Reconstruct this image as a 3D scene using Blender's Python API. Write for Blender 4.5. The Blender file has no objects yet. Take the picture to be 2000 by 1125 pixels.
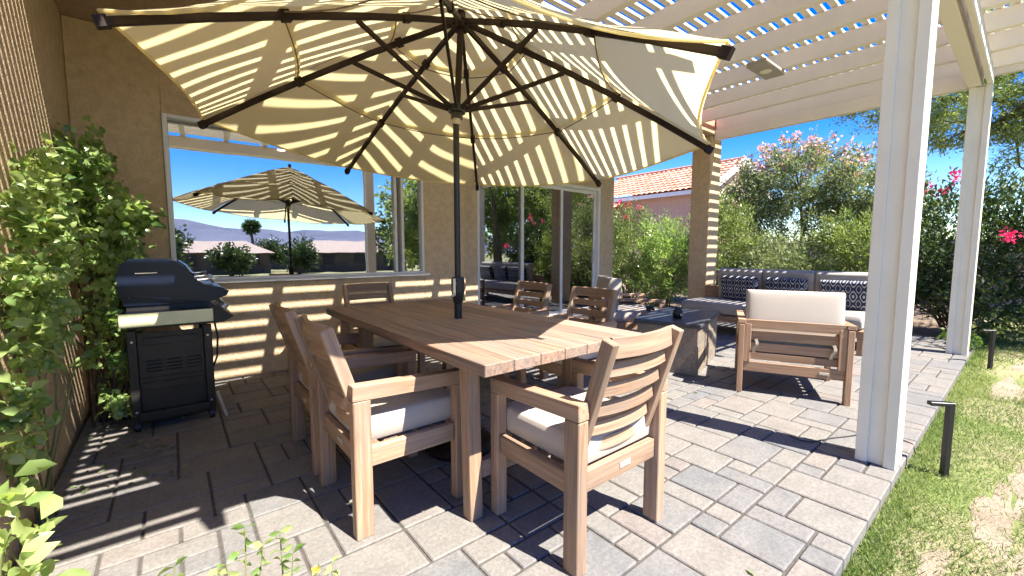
import bpy, math, random
import numpy as np
from mathutils import Matrix, Vector, Euler

random.seed(7)
R = math.radians
scene = bpy.context.scene
col = scene.collection

# ------------------------------------------------------------------ camera
cam_d = bpy.data.cameras.new('camera')
cam = bpy.data.objects.new('camera', cam_d)
col.objects.link(cam)
cam.location = (0, 0, 1.22)
cam.rotation_euler = (R(90 - 4.95), 0, R(51.0 - 90))
cam_d.sensor_width = 36.0
cam_d.lens = 36.0 * 820.0 / 2000.0
cam_d.clip_start = 0.05
cam_d.clip_end = 20000
scene.camera = cam

# ------------------------------------------------------------------ sky and sun
SUN_AZ = 104.0      # direction the light travels, degrees from +X
SUN_EL = 55.2
w = bpy.data.worlds.new('World')
scene.world = w
w.use_nodes = True
nt = w.node_tree
sky = nt.nodes.new('ShaderNodeTexSky')
sky.sky_type = 'NISHITA'
sky.sun_disc = False
sky.sun_elevation = R(SUN_EL)
sx, sy = -math.cos(R(SUN_AZ)), -math.sin(R(SUN_AZ))
sky.sun_rotation = math.atan2(sx, sy) % (2 * math.pi)
sky.altitude = 150
sky.air_density = 1.0
sky.dust_density = 0.0
sky.ozone_density = 2.2
hsv = nt.nodes.new('ShaderNodeHueSaturation')
hsv.inputs['Saturation'].default_value = 1.58
hsv.inputs['Value'].default_value = 0.54
hsv.inputs['Hue'].default_value = 0.524
nt.links.new(sky.outputs[0], hsv.inputs['Color'])
bg = nt.nodes['Background']
bg.inputs[1].default_value = 0.15
nt.links.new(hsv.outputs[0], bg.inputs[0])

sun_d = bpy.data.lights.new('sun', 'SUN')
sun_d.energy = 4.6
sun_d.angle = R(0.4)
sun_d.color = (1.0, 0.93, 0.83)
sun = bpy.data.objects.new('sun', sun_d)
col.objects.link(sun)
ld = Vector((math.cos(R(SUN_AZ)) * math.cos(R(SUN_EL)), math.sin(R(SUN_AZ)) * math.cos(R(SUN_EL)), -math.sin(R(SUN_EL))))
sun.rotation_euler = ld.to_track_quat('-Z', 'Y').to_euler()
sun.location = (2, -4, 9)

vs = scene.view_settings
vs.view_transform = 'Standard'
vs.look = 'None'
vs.gamma = 1.0
vs.exposure = 2.0

# ------------------------------------------------------------------ materials
def mat(name):
    m = bpy.data.materials.new(name)
    m.use_nodes = True
    return m, m.node_tree, m.node_tree.nodes['Principled BSDF']

def N(t, kind, **kw):
    n = t.nodes.new(kind)
    for k, v in kw.items():
        setattr(n, k, v)
    return n

def ramp(t, fac, stops):
    r = N(t, 'ShaderNodeValToRGB')
    e = r.color_ramp.elements
    while len(e) < len(stops):
        e.new(0.5)
    for i, (p, c) in enumerate(stops):
        e[i].position = p
        e[i].color = (*c, 1)
    t.links.new(fac, r.inputs[0])
    return r.outputs[0]

def noise(t, vec, scale, detail=4, rough=0.6):
    n = N(t, 'ShaderNodeTexNoise')
    n.inputs['Scale'].default_value = scale
    n.inputs['Detail'].default_value = detail
    n.inputs['Roughness'].default_value = rough
    if vec is not None:
        t.links.new(vec, n.inputs['Vector'])
    return n

def mixc(t, fac, a, b, mode='MIX'):
    m = N(t, 'ShaderNodeMix', data_type='RGBA', blend_type=mode)
    for s, v in ((0, fac), (6, a), (7, b)):
        if isinstance(v, (int, float)):
            m.inputs[s].default_value = v
        elif isinstance(v, tuple):
            m.inputs[s].default_value = (*v, 1)
        else:
            t.links.new(v, m.inputs[s])
    return m.outputs[2]

def bump(t, p, h, strength, dist=0.01):
    b = N(t, 'ShaderNodeBump')
    b.inputs['Strength'].default_value = strength
    b.inputs['Distance'].default_value = dist
    t.links.new(h, b.inputs['Height'])
    t.links.new(b.outputs[0], p.inputs['Normal'])

def simple(name, c, rough=0.6, metal=0.0, vary=0.12, scale=6, bs=0.15, bscale=60, spec=0.5):
    m, t, p = mat(name)
    tc = N(t, 'ShaderNodeTexCoord')
    n = noise(t, tc.outputs['Object'], scale)
    lo = tuple(x * (1 - vary) for x in c)
    hi = tuple(min(1, x * (1 + vary)) for x in c)
    t.links.new(ramp(t, n.outputs[0], [(0.3, lo), (0.7, hi)]), p.inputs['Base Color'])
    p.inputs['Roughness'].default_value = rough
    p.inputs['Metallic'].default_value = metal
    p.inputs['Specular IOR Level'].default_value = spec
    if bs:
        nb = noise(t, tc.outputs['Object'], bscale, 3)
        bump(t, p, nb.outputs[0], bs, 0.004)
    return m

def wood(name, c1, c2, rough=0.62, weather=0.0):
    m, t, p = mat(name)
    at = N(t, 'ShaderNodeAttribute', attribute_name='grain')
    mp = N(t, 'ShaderNodeMapping')
    mp.inputs['Scale'].default_value = (1.6, 42, 42)
    t.links.new(at.outputs['Vector'], mp.inputs['Vector'])
    n = noise(t, mp.outputs[0], 1.4, 6, 0.65)
    n.inputs['Distortion'].default_value = 0.6
    mp2 = N(t, 'ShaderNodeMapping')
    mp2.inputs['Scale'].default_value = (3, 9, 9)
    t.links.new(at.outputs['Vector'], mp2.inputs['Vector'])
    n2 = noise(t, mp2.outputs[0], 1.1, 3)
    c = ramp(t, n.outputs[0], [(0.30, c1), (0.64, c2)])
    mid = tuple((a + b) / 2 for a, b in zip(c1, c2))
    g = sum(mid) / 3
    grey = (g * 0.95, g * 0.88, g * 0.78)
    if weather:
        f = ramp(t, n2.outputs[0], [(0.38, (0, 0, 0)), (0.62, (weather,) * 3)])
        c = mixc(t, f, c, grey)
    else:
        c = mixc(t, 0.12, c, grey)
    tn = N(t, 'ShaderNodeAttribute', attribute_name='tone')
    mr = N(t, 'ShaderNodeMapRange')
    mr.inputs[3].default_value = 0.78
    mr.inputs[4].default_value = 1.18
    t.links.new(tn.outputs['Fac'], mr.inputs[0])
    vm = N(t, 'ShaderNodeVectorMath', operation='SCALE')
    t.links.new(c, vm.inputs[0])
    t.links.new(mr.outputs[0], vm.inputs['Scale'])
    t.links.new(vm.outputs[0], p.inputs['Base Color'])
    p.inputs['Roughness'].default_value = rough
    p.inputs['Specular IOR Level'].default_value = 0.35
    bump(t, p, n.outputs[0], 0.25, 0.002)
    return m

def fabric(name, c, scale=500, vary=0.08, trans=0.0, transc=None):
    m, t, p = mat(name)
    tc = N(t, 'ShaderNodeTexCoord')
    n = noise(t, tc.outputs['Object'], scale, 2)
    n2 = noise(t, tc.outputs['Object'], 5, 3)
    a = ramp(t, n.outputs[0], [(0.3, tuple(x * (1 - vary * 1.6) for x in c)), (0.7, tuple(min(1, x * (1 + vary)) for x in c))])
    b = mixc(t, n2.outputs[0], a, tuple(x * 0.86 for x in c))
    t.links.new(b, p.inputs['Base Color'])
    p.inputs['Roughness'].default_value = 0.9
    p.inputs['Specular IOR Level'].default_value = 0.15
    p.inputs['Sheen Weight'].default_value = 0.2
    bump(t, p, n.outputs[0], 0.3, 0.001)
    if trans:
        tr = N(t, 'ShaderNodeBsdfTranslucent')
        tr.inputs[0].default_value = (*(transc or c), 1)
        mx = N(t, 'ShaderNodeMixShader')
        mx.inputs[0].default_value = trans
        t.links.new(p.outputs[0], mx.inputs[1])
        t.links.new(tr.outputs[0], mx.inputs[2])
        t.links.new(mx.outputs[0], t.nodes['Material Output'].inputs[0])
    return m

def leafmat(name, dark, light, trans=0.35, rough=0.45, spec=0.5):
    m, t, p = mat(name)
    at = N(t, 'ShaderNodeAttribute', attribute_name='tone')
    c = ramp(t, at.outputs['Fac'], [(0.0, dark), (1.0, light)])
    t.links.new(c, p.inputs['Base Color'])
    p.inputs['Roughness'].default_value = rough
    p.inputs['Specular IOR Level'].default_value = spec
    tr = N(t, 'ShaderNodeBsdfTranslucent')
    c2 = mixc(t, 0.6, c, (1.0, 1.0, 0.25), 'MULTIPLY')
    br = N(t, 'ShaderNodeVectorMath', operation='SCALE')
    br.inputs['Scale'].default_value = 1.7
    t.links.new(c2, br.inputs[0])
    t.links.new(br.outputs[0], tr.inputs[0])
    mx = N(t, 'ShaderNodeMixShader')
    mx.inputs[0].default_value = trans
    t.links.new(p.outputs[0], mx.inputs[1])
    t.links.new(tr.outputs[0], mx.inputs[2])
    t.links.new(mx.outputs[0], t.nodes['Material Output'].inputs[0])
    return m

def stucco(name, c, c2, sc=1.3):
    m, t, p = mat(name)
    g = N(t, 'ShaderNodeNewGeometry')
    n = noise(t, g.outputs['Position'], sc, 5)
    n2 = noise(t, g.outputs['Position'], 45, 4, 0.7)
    a = ramp(t, n.outputs[0], [(0.3, c), (0.7, c2)])
    b = mixc(t, 0.35, a, ramp(t, n2.outputs[0], [(0.3, tuple(x * 0.7 for x in c)), (0.7, c2)]))
    n5 = noise(t, g.outputs['Position'], 14, 5, 0.7)
    b = mixc(t, 0.8, b, ramp(t, n5.outputs[0], [(0.3, (0.72, 0.70, 0.68)), (0.65, (1, 1, 1))]), 'MULTIPLY')
    t.links.new(b, p.inputs['Base Color'])
    p.inputs['Roughness'].default_value = 0.92
    p.inputs['Specular IOR Level'].default_value = 0.2
    bump(t, p, n2.outputs[0], 1.0, 0.012)
    return m

M = {}
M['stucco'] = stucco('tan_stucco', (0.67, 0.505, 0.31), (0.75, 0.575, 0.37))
M['stucco_pink'] = stucco('pink_stucco', (0.62, 0.42, 0.34), (0.68, 0.48, 0.38))
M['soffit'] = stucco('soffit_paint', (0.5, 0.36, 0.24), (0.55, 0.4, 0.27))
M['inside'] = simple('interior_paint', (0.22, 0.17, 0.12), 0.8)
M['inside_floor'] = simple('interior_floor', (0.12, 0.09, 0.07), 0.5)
M['white'] = simple('white_vinyl', (0.78, 0.77, 0.73), 0.4, vary=0.03, bs=0)
M['cream'] = simple('cream_aluminium', (0.76, 0.70, 0.59), 0.45, vary=0.04, scale=3, bs=0.05, bscale=200)
M['cream_white'] = simple('cream_post_paint', (0.74, 0.70, 0.60), 0.42, vary=0.04, scale=3, bs=0.05, bscale=200)
M['teak'] = wood('weathered_teak', (0.18, 0.108, 0.064), (0.40, 0.262, 0.168), weather=0.35)
M['teak_top'] = wood('table_teak', (0.14, 0.09, 0.062), (0.40, 0.26, 0.185), weather=0.6)
M['lounge_wood'] = wood('lounge_teak', (0.22, 0.125, 0.068), (0.40, 0.245, 0.145), weather=0.2)
M['fire_wood'] = wood('fire_table_wood', (0.11, 0.085, 0.06), (0.30, 0.24, 0.18), weather=0.6)
M['cushion'] = fabric('beige_cushion', (0.46, 0.41, 0.35))
M['cushion_grey'] = fabric('taupe_cushion', (0.36, 0.33, 0.29))
M['canopy'] = fabric('canopy_cloth', (0.76, 0.69, 0.43), 300, 0.05, 0.5, (0.92, 0.81, 0.45))
M['bronze'] = simple('bronze_metal', (0.020, 0.011, 0.008), 0.6, 0.0, bs=0, spec=0.2)
M['pole'] = simple('dark_pole', (0.035, 0.033, 0.034), 0.35, 0.6, bs=0)
M['black'] = simple('black_plastic', (0.012, 0.012, 0.014), 0.4, bs=0)
M['grill_hood'] = simple('grill_enamel', (0.006, 0.010, 0.026), 0.3, bs=0, vary=0.2, spec=0.35)
M['grill_steel'] = simple('grill_painted_steel', (0.026, 0.025, 0.022), 0.4, 0.3, bs=0, vary=0.3)
M['steel'] = simple('brushed_steel', (0.62, 0.60, 0.52), 0.35, 0.6, bs=0)
M['strap'] = simple('webbing', (0.42, 0.36, 0.28), 0.8)
M['dark_top'] = simple('slate_top', (0.05, 0.055, 0.065), 0.45, vary=0.3)
M['bark'] = simple('bark', (0.13, 0.09, 0.06), 0.9, vary=0.4, scale=14, bs=0.6, bscale=30)
M['stem'] = simple('green_stem', (0.16, 0.17, 0.06), 0.7)
M['stem_pale'] = simple('pale_stem', (0.30, 0.22, 0.13), 0.8)
M['leaf_bright'] = leafmat('leaf_bright', (0.075, 0.155, 0.04), (0.38, 0.50, 0.18), 0.45, 0.28, 0.7)
M['leaf_mid'] = leafmat('leaf_mid', (0.04, 0.085, 0.02), (0.13, 0.21, 0.05), 0.3)
M['leaf_lemon'] = leafmat('leaf_lemon', (0.13, 0.24, 0.06), (0.42, 0.50, 0.20), 0.45, 0.35)
M['leaf_ole'] = leafmat('leaf_oleander', (0.07, 0.12, 0.03), (0.28, 0.34, 0.12), 0.35)
M['leaf_dark'] = leafmat('leaf_dark', (0.025, 0.05, 0.015), (0.08, 0.13, 0.035), 0.2)
M['leaf_grey'] = leafmat('leaf_greygreen', (0.08, 0.12, 0.05), (0.26, 0.30, 0.17), 0.35)
M['leaf_mesq'] = leafmat('leaf_mesquite', (0.08, 0.12, 0.035), (0.28, 0.34, 0.12), 0.45)
M['pink'] = leafmat('petal_pink', (0.62, 0.30, 0.36), (0.80, 0.52, 0.55), 0.3, 0.6)
M['hotpink'] = leafmat('petal_hotpink', (0.55, 0.01, 0.12), (0.80, 0.05, 0.25), 0.3, 0.6)
M['yellow'] = leafmat('petal_yellow', (0.75, 0.32, 0.03), (0.85, 0.6, 0.08), 0.3, 0.6)
M['grassblade'] = leafmat('grass_blade', (0.09, 0.16, 0.035), (0.33, 0.37, 0.17), 0.3, 0.7, 0.2)
M['roof_far'] = simple('pale_roof', (0.42, 0.33, 0.27), 0.9)
M['wall_far'] = simple('brown_wall', (0.12, 0.085, 0.06), 0.9, vary=0.3, scale=1.2)

# roof tile: colour changes from tile to tile
m, t, p = mat('terracotta_tile')
at = N(t, 'ShaderNodeAttribute', attribute_name='tone')
g = N(t, 'ShaderNodeNewGeometry')
n = noise(t, g.outputs['Position'], 9, 4)
c = ramp(t, at.outputs['Fac'], [(0, (0.42, 0.15, 0.09)), (0.5, (0.55, 0.24, 0.15)), (1, (0.64, 0.36, 0.25))])
t.links.new(mixc(t, 0.3, c, ramp(t, n.outputs[0], [(0.3, (0.4, 0.16, 0.1)), (0.7, (0.66, 0.4, 0.3))])), p.inputs['Base Color'])
p.inputs['Roughness'].default_value = 0.85
M['tile'] = m

# pavers
m, t, p = mat('stone_paver')
at = N(t, 'ShaderNodeAttribute', attribute_name='tone')
g = N(t, 'ShaderNodeNewGeometry')
n = noise(t, g.outputs['Position'], 3.2, 6, 0.65)
n2 = noise(t, g.outputs['Position'], 60, 4, 0.7)
n3 = noise(t, g.outputs['Position'], 1.1, 4, 0.6)
c = ramp(t, at.outputs['Fac'], [(0.0, (0.25, 0.255, 0.265)), (0.22, (0.29, 0.285, 0.285)), (0.42, (0.335, 0.315, 0.29)),
                                (0.62, (0.35, 0.33, 0.30)), (0.85, (0.365, 0.33, 0.30)), (1.0, (0.355, 0.30, 0.275))])
c = mixc(t, ramp(t, n.outputs[0], [(0.35, (0, 0, 0)), (0.7, (0.65,) * 3)]), c, (0.36, 0.325, 0.295))
c = mixc(t, 0.75, c, ramp(t, n2.outputs[0], [(0.25, (0.5,) * 3), (0.62, (1.0,) * 3)]), 'MULTIPLY')
n4 = noise(t, g.outputs['Position'], 9.0, 5, 0.7)
c = mixc(t, 0.55, c, ramp(t, n4.outputs[0], [(0.3, (0.62, 0.60, 0.60)), (0.65, (1.0, 1.0, 1.0))]), 'MULTIPLY')
st = ramp(t, n3.outputs[0], [(0.56, (0, 0, 0)), (0.66, (0.38,) * 3)])
c = mixc(t, st, c, (0.19, 0.18, 0.17))
c = mixc(t, 1.0, c, (0.62, 0.635, 0.635), 'MULTIPLY')
t.links.new(c, p.inputs['Base Color'])
p.inputs['Roughness'].default_value = 0.78
p.inputs['Specular IOR Level'].default_value = 0.3
ad = N(t, 'ShaderNodeMath', operation='ADD')
t.links.new(n.outputs[0], ad.inputs[0])
t.links.new(n2.outputs[0], ad.inputs[1])
bump(t, p, ad.outputs[0], 0.45, 0.006)
M['paver'] = m
M['joint'] = simple('joint_sand', (0.07, 0.062, 0.055), 0.95, vary=0.35, scale=30)

# lawn: patchy, dry in places
def groundmat(name, stops, sc1, sc2, bs=0.8):
    m, t, p = mat(name)
    g = N(t, 'ShaderNodeNewGeometry')
    n = noise(t, g.outputs['Position'], sc1, 5, 0.6)
    n2 = noise(t, g.outputs['Position'], sc2, 5, 0.75)
    ad = N(t, 'ShaderNodeMath', operation='MULTIPLY_ADD')
    t.links.new(n2.outputs[0], ad.inputs[0])
    ad.inputs[1].default_value = 0.35
    mu = N(t, 'ShaderNodeMath', operation='MULTIPLY')
    t.links.new(n.outputs[0], mu.inputs[0])
    mu.inputs[1].default_value = 0.75
    t.links.new(mu.outputs[0], ad.inputs[2])
    t.links.new(ramp(t, ad.outputs[0], stops), p.inputs['Base Color'])
    p.inputs['Roughness'].default_value = 0.95
    p.inputs['Specular IOR Level'].default_value = 0.1
    bump(t, p, n2.outputs[0], bs, 0.03)
    return m
M['lawn'] = groundmat('lawn_turf', [(0.38, (0.10, 0.15, 0.04)), (0.50, (0.19, 0.23, 0.08)), (0.58, (0.30, 0.27, 0.16)), (0.68, (0.36, 0.30, 0.21))], 0.7, 40)
M['soil'] = groundmat('bed_soil', [(0.35, (0.10, 0.07, 0.05)), (0.6, (0.26, 0.20, 0.15)), (0.75, (0.36, 0.30, 0.24))], 1.5, 50)
M['soil_dry'] = groundmat('dry_soil', [(0.35, (0.20, 0.155, 0.11)), (0.55, (0.33, 0.27, 0.20)), (0.75, (0.42, 0.35, 0.27))], 3.0, 60)
M['mountain'] = groundmat('mountain_rock_hazed', [(0.35, (0.10, 0.12, 0.19)), (0.6, (0.15, 0.17, 0.25)), (0.75, (0.20, 0.20, 0.28))], 0.004, 0.02, 0)  # blue of the distant haze is put into the rock colour

# coated window glass
def glassmat(name, refl, tint):
    m, t, p = mat(name)
    t.nodes.remove(p)
    gl = N(t, 'ShaderNodeBsdfGlossy')
    gl.inputs['Color'].default_value = (0.93, 0.96, 1.0, 1)
    gl.inputs['Roughness'].default_value = 0.0
    tr = N(t, 'ShaderNodeBsdfTransparent')
    tr.inputs[0].default_value = (*tint, 1)
    gg_ = N(t, 'ShaderNodeNewGeometry')
    nz = noise(t, gg_.outputs['Position'], 1.6, 2)
    bp = N(t, 'ShaderNodeBump')
    bp.inputs['Strength'].default_value = 0.12
    bp.inputs['Distance'].default_value = 0.004
    t.links.new(nz.outputs[0], bp.inputs['Height'])
    t.links.new(bp.outputs[0], gl.inputs['Normal'])
    fr = N(t, 'ShaderNodeFresnel')
    fr.inputs[0].default_value = 1.5
    ma = N(t, 'ShaderNodeMath', operation='MAXIMUM')
    ma.inputs[1].default_value = refl
    t.links.new(fr.outputs[0], ma.inputs[0])
    mx = N(t, 'ShaderNodeMixShader')
    t.links.new(ma.outputs[0], mx.inputs[0])
    t.links.new(tr.outputs[0], mx.inputs[1])
    t.links.new(gl.outputs[0], mx.inputs[2])
    t.links.new(mx.outputs[0], t.nodes['Material Output'].inputs[0])
    return m
M['glass'] = glassmat('coated_glass', 0.45, (0.75, 0.75, 0.72))
M['door_glass'] = glassmat('door_glass', 0.38, (0.4, 0.42, 0.42))

m, t, p = mat('lamp_glow')
p.inputs['Emission Color'].default_value = (1, 0.85, 0.6, 1)
p.inputs['Emission Strength'].default_value = 5
M['glow'] = m

# navy pillow with pale lattice of linked diamonds
m, t, p = mat('patterned_pillow')
tc = N(t, 'ShaderNodeTexCoord')
sp = N(t, 'ShaderNodeSeparateXYZ')
t.links.new(tc.outputs['Object'], sp.inputs[0])
def mth(op, a, b=None, c=None):
    n = N(t, 'ShaderNodeMath', operation=op)
    for i, v in enumerate((a, b, c)):
        if v is None:
            continue
        if isinstance(v, (int, float)):
            n.inputs[i].default_value = v
        else:
            t.links.new(v, n.inputs[i])
    return n.outputs[0]
cu = mth('COSINE', mth('MULTIPLY', sp.outputs[0], 2 * math.pi / 0.105))
cv = mth('COSINE', mth('MULTIPLY', sp.outputs[2], 2 * math.pi / 0.19))
s = mth('ADD', cu, cv)
l1 = mth('LESS_THAN', mth('ABSOLUTE', mth('ADD', s, -0.45)), 0.26)
l2 = mth('LESS_THAN', mth('ABSOLUTE', mth('ADD', s, 1.1)), 0.16)
l3 = mth('GREATER_THAN', s, 1.75)
pat = mth('MAXIMUM', mth('MAXIMUM', l1, l2), l3)
t.links.new(mixc(t, pat, (0.012, 0.017, 0.045), (0.36, 0.36, 0.36)), p.inputs['Base Color'])
p.inputs['Roughness'].default_value = 0.9
M['pattern'] = m

# ------------------------------------------------------------------ geometry helpers
_cham = {}
def chamfer_box(sx_, sy_, sz_, b):
    hs = (sx_ / 2, sy_ / 2, sz_ / 2)
    b = min(b, min(hs) * 0.45)
    V = []
    idx = {}
    for i in (-1, 1):
        for j in (-1, 1):
            for k in (-1, 1):
                s = (i, j, k)
                for ax in range(3):
                    v = [s[a] * (hs[a] - (0 if a == ax else b)) for a in range(3)]
                    idx[(i, j, k, ax)] = len(V)
                    V.append(v)
    F = []
    for ax in range(3):
        o = [a for a in range(3) if a != ax]
        for s in (-1, 1):
            q = []
            for (a, c) in ((-1, -1), (1, -1), (1, 1), (-1, 1)):
                key = [0, 0, 0]
                key[ax] = s; key[o[0]] = a; key[o[1]] = c
                q.append(idx[(*key, ax)])
            F.append(q)
    for ax in range(3):
        o = [a for a in range(3) if a != ax]
        for a in (-1, 1):
            for c in (-1, 1):
                k1 = [0, 0, 0]; k2 = [0, 0, 0]
                k1[ax] = -1; k2[ax] = 1
                k1[o[0]] = k2[o[0]] = a
                k1[o[1]] = k2[o[1]] = c
                F.append([idx[(*k1, o[0])], idx[(*k2, o[0])], idx[(*k2, o[1])], idx[(*k1, o[1])]])
    for i in (-1, 1):
        for j in (-1, 1):
            for k in (-1, 1):
                F.append([idx[(i, j, k, 0)], idx[(i, j, k, 1)], idx[(i, j, k, 2)]])
    # orient outward (convex shape round the origin)
    V = np.array(V)
    G = []
    for f in F:
        p0, p1, p2 = V[f[0]], V[f[1]], V[f[2]]
        nrm = np.cross(p1 - p0, p2 - p0)
        if np.dot(nrm, V[f].mean(0)) < 0:
            f = f[::-1]
        G.append(f)
    return V, G

def rotm(rx=0, ry=0, rz=0):
    return np.array(Euler((R(rx), R(ry), R(rz))).to_matrix())

class MB:
    def __init__(s):
        s.V = []; s.F = []; s.G = []; s.T = []; s.n = 0
    def add(s, V, F, grain=None, tone=None):
        V = np.asarray(V, float)
        s.V.append(V)
        s.F.extend([[i + s.n for i in f] for f in F])
        s.G.append(V if grain is None else grain)
        tn = random.random() if tone is None else tone
        s.T.append(np.full(len(V), tn) if np.isscalar(tn) else np.asarray(tn))
        s.n += len(V)
        return s
    def box(s, c, size, rot=None, b=0.003, tone=None):
        V, F = chamfer_box(*size, b)
        lng = int(np.argmax(size))
        o = [lng] + [a for a in range(3) if a != lng]
        g = V[:, o] + np.array([random.uniform(0, 50), random.uniform(0, 5), random.uniform(0, 5)])
        if rot is not None:
            V = V @ np.asarray(rot).T
        return s.add(V + np.array(c), F, g, tone)
    def bar(s, a, b_, w_, h_, up=(0, 0, 1), bev=0.003, tone=None, taper=None):
        a = np.array(a, float); b_ = np.array(b_, float)
        d = b_ - a; L = np.linalg.norm(d); d = d / L
        up = np.array(up, float); sd = np.cross(d, up)
        if np.linalg.norm(sd) < 1e-6:
            sd = np.cross(d, (1, 0, 0))
        sd /= np.linalg.norm(sd); u = np.cross(sd, d)
        V, F = chamfer_box(L, w_, h_, bev)
        g = V + np.array([random.uniform(0, 50), random.uniform(0, 5), random.uniform(0, 5)])
        if taper:
            f = (V[:, 0] / L + .5)
            V = V.copy()
            V[:, 1] *= 1 + (taper - 1) * f
            V[:, 2] *= 1 + (taper - 1) * f
        Rm = np.stack([d, -sd, u], 1)
        return s.add(V @ Rm.T + (a + b_) / 2, F, g, tone)
    def sweep(s, pts, w_, h_, up=(0, 0, 1), tone=None, rnd=0.0):
        # rectangular (or rounded) section swept along pts, closed at the ends
        pts = np.array(pts, float); up = np.array(up, float)
        if rnd:
            sec = []
            for (cx, cy, a0) in ((1, 1, 0), (-1, 1, 90), (-1, -1, 180), (1, -1, 270)):
                for a in (0, 45, 90):
                    sec.append((cx * (w_ / 2 - rnd) + rnd * math.cos(R(a0 + a)), cy * (h_ / 2 - rnd) + rnd * math.sin(R(a0 + a))))
        else:
            c = min(w_, h_) * 0.1
            sec = [(w_ / 2, h_ / 2 - c), (w_ / 2 - c, h_ / 2), (-w_ / 2 + c, h_ / 2), (-w_ / 2, h_ / 2 - c),
                   (-w_ / 2, -h_ / 2 + c), (-w_ / 2 + c, -h_ / 2), (w_ / 2 - c, -h_ / 2), (w_ / 2, -h_ / 2 + c)]
        k = len(sec); V = []; G = []; F = []; acc = 0
        o = random.uniform(0, 50)
        for i, p_ in enumerate(pts):
            d = pts[min(i + 1, len(pts) - 1)] - pts[max(i - 1, 0)]
            d /= np.linalg.norm(d)
            sd = np.cross(d, up); sd /= np.linalg.norm(sd); u = np.cross(sd, d)
            if i: acc += np.linalg.norm(pts[i] - pts[i - 1])
            for (a, c) in sec:
                V.append(p_ + sd * a + u * c); G.append((acc + o, a, c))
            if i:
                for j in range(k):
                    j2 = (j + 1) % k
                    F.append([(i - 1) * k + j, (i - 1) * k + j2, i * k + j2, i * k + j])
        F.append(list(range(k))[::-1]); F.append([(len(pts) - 1) * k + j for j in range(k)])
        F = [f[::-1] for f in F]
        return s.add(V, F, np.array(G), tone)
    def tube(s, pts, r, seg=8, tone=None):
        pts = np.array(pts, float)
        rr = np.full(len(pts), r) if np.isscalar(r) else np.array(r)
        V = []; F = []
        ref = np.array((0.3, 0.2, 1.0))
        for i, p_ in enumerate(pts):
            d = pts[min(i + 1, len(pts) - 1)] - pts[max(i - 1, 0)]
            L = np.linalg.norm(d); d = d / (L if L > 1e-9 else 1)
            a = np.cross(d, ref)
            if np.linalg.norm(a) < 1e-3: a = np.cross(d, (1, 0, 0))
            a /= np.linalg.norm(a); b_ = np.cross(d, a)
            for j in range(seg):
                t_ = 2 * math.pi * j / seg
                V.append(p_ + rr[i] * (a * math.cos(t_) + b_ * math.sin(t_)))
            if i:
                for j in range(seg):
                    j2 = (j + 1) % seg
                    F.append([(i - 1) * seg + j, (i - 1) * seg + j2, i * seg + j2, i * seg + j])
        F.append(list(range(seg))[::-1]); F.append([(len(pts) - 1) * seg + j for j in range(seg)])
        return s.add(V, F, None, tone)
    def lathe(s, prof, c=(0, 0, 0), seg=24, tone=None):
        V = []; F = []
        for i, (r_, z) in enumerate(prof):
            for j in range(seg):
                t_ = 2 * math.pi * j / seg
                V.append((c[0] + r_ * math.cos(t_), c[1] + r_ * math.sin(t_), c[2] + z))
            if i:
                for j in range(seg):
                    j2 = (j + 1) % seg
                    F.append([(i - 1) * seg + j, (i - 1) * seg + j2, i * seg + j2, i * seg + j])
        F.append(list(range(seg))[::-1]); F.append([(len(prof) - 1) * seg + j for j in range(seg)])
        return s.add(V, F, None, tone)
    def prism(s, prof, axis, a, b_, tone=None):
        # prof: 2D outline (counter-clockwise) in the plane normal to axis 'x' or 'y'
        n_ = len(prof); V = []
        for q in (a, b_):
            for (u, v) in prof:
                V.append((u, q, v) if axis == 'y' else (q, u, v))
        F = [list(range(n_)), list(range(n_, 2 * n_))[::-1]]
        for j in range(n_):
            j2 = (j + 1) % n_
            F.append([j, n_ + j, n_ + j2, j2])
        if axis == 'x':
            F = [f[::-1] for f in F]
        return s.add(V, F, None, tone)
    def build(s, name, material, parent=None, world=False, smooth=False):
        V = np.concatenate(s.V); G = np.concatenate(s.G); T = np.concatenate(s.T)
        if world and parent is not None:
            inv = np.array(wm(parent).inverted())
            V = V @ inv[:3, :3].T + inv[:3, 3]
        me = bpy.data.meshes.new(name)
        me.from_pydata([tuple(v) for v in V], [], s.F)
        a = me.attributes.new('grain', 'FLOAT_VECTOR', 'POINT'); a.data.foreach_set('vector', G.astype('f').ravel())
        a = me.attributes.new('tone', 'FLOAT', 'POINT'); a.data.foreach_set('value', T.astype('f'))
        me.materials.append(material)
        if smooth:
            me.shade_smooth()
        ob = bpy.data.objects.new(name, me)
        col.objects.link(ob)
        if parent is not None:
            ob.parent = parent
        return ob

def wm(o):
    mtx = Matrix.LocRotScale(o.location, o.rotation_euler, o.scale)
    return wm(o.parent) @ mtx if o.parent else mtx

def tag(o, label=None, cat=None, group=None, kind=None):
    for k, v in (('label', label), ('category', cat), ('group', group), ('kind', kind)):
        if v: o[k] = v
    return o

def thing(name, label, cat, loc=(0, 0, 0), rz=0, group=None):
    o = bpy.data.objects.new(name, None)
    col.objects.link(o)
    o.empty_display_size = 0.1
    o.location = loc
    o.rotation_euler = (0, 0, R(rz))
    return tag(o, label, cat, group)

def copy_tree(o, parent=None):
    c = o.copy(); col.objects.link(c)
    if parent is not None: c.parent = parent
    for ch in list(o.children):
        copy_tree(ch, c)
    return c

def struct(name, mb, material):
    return tag(mb.build(name, material), kind='structure')

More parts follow.
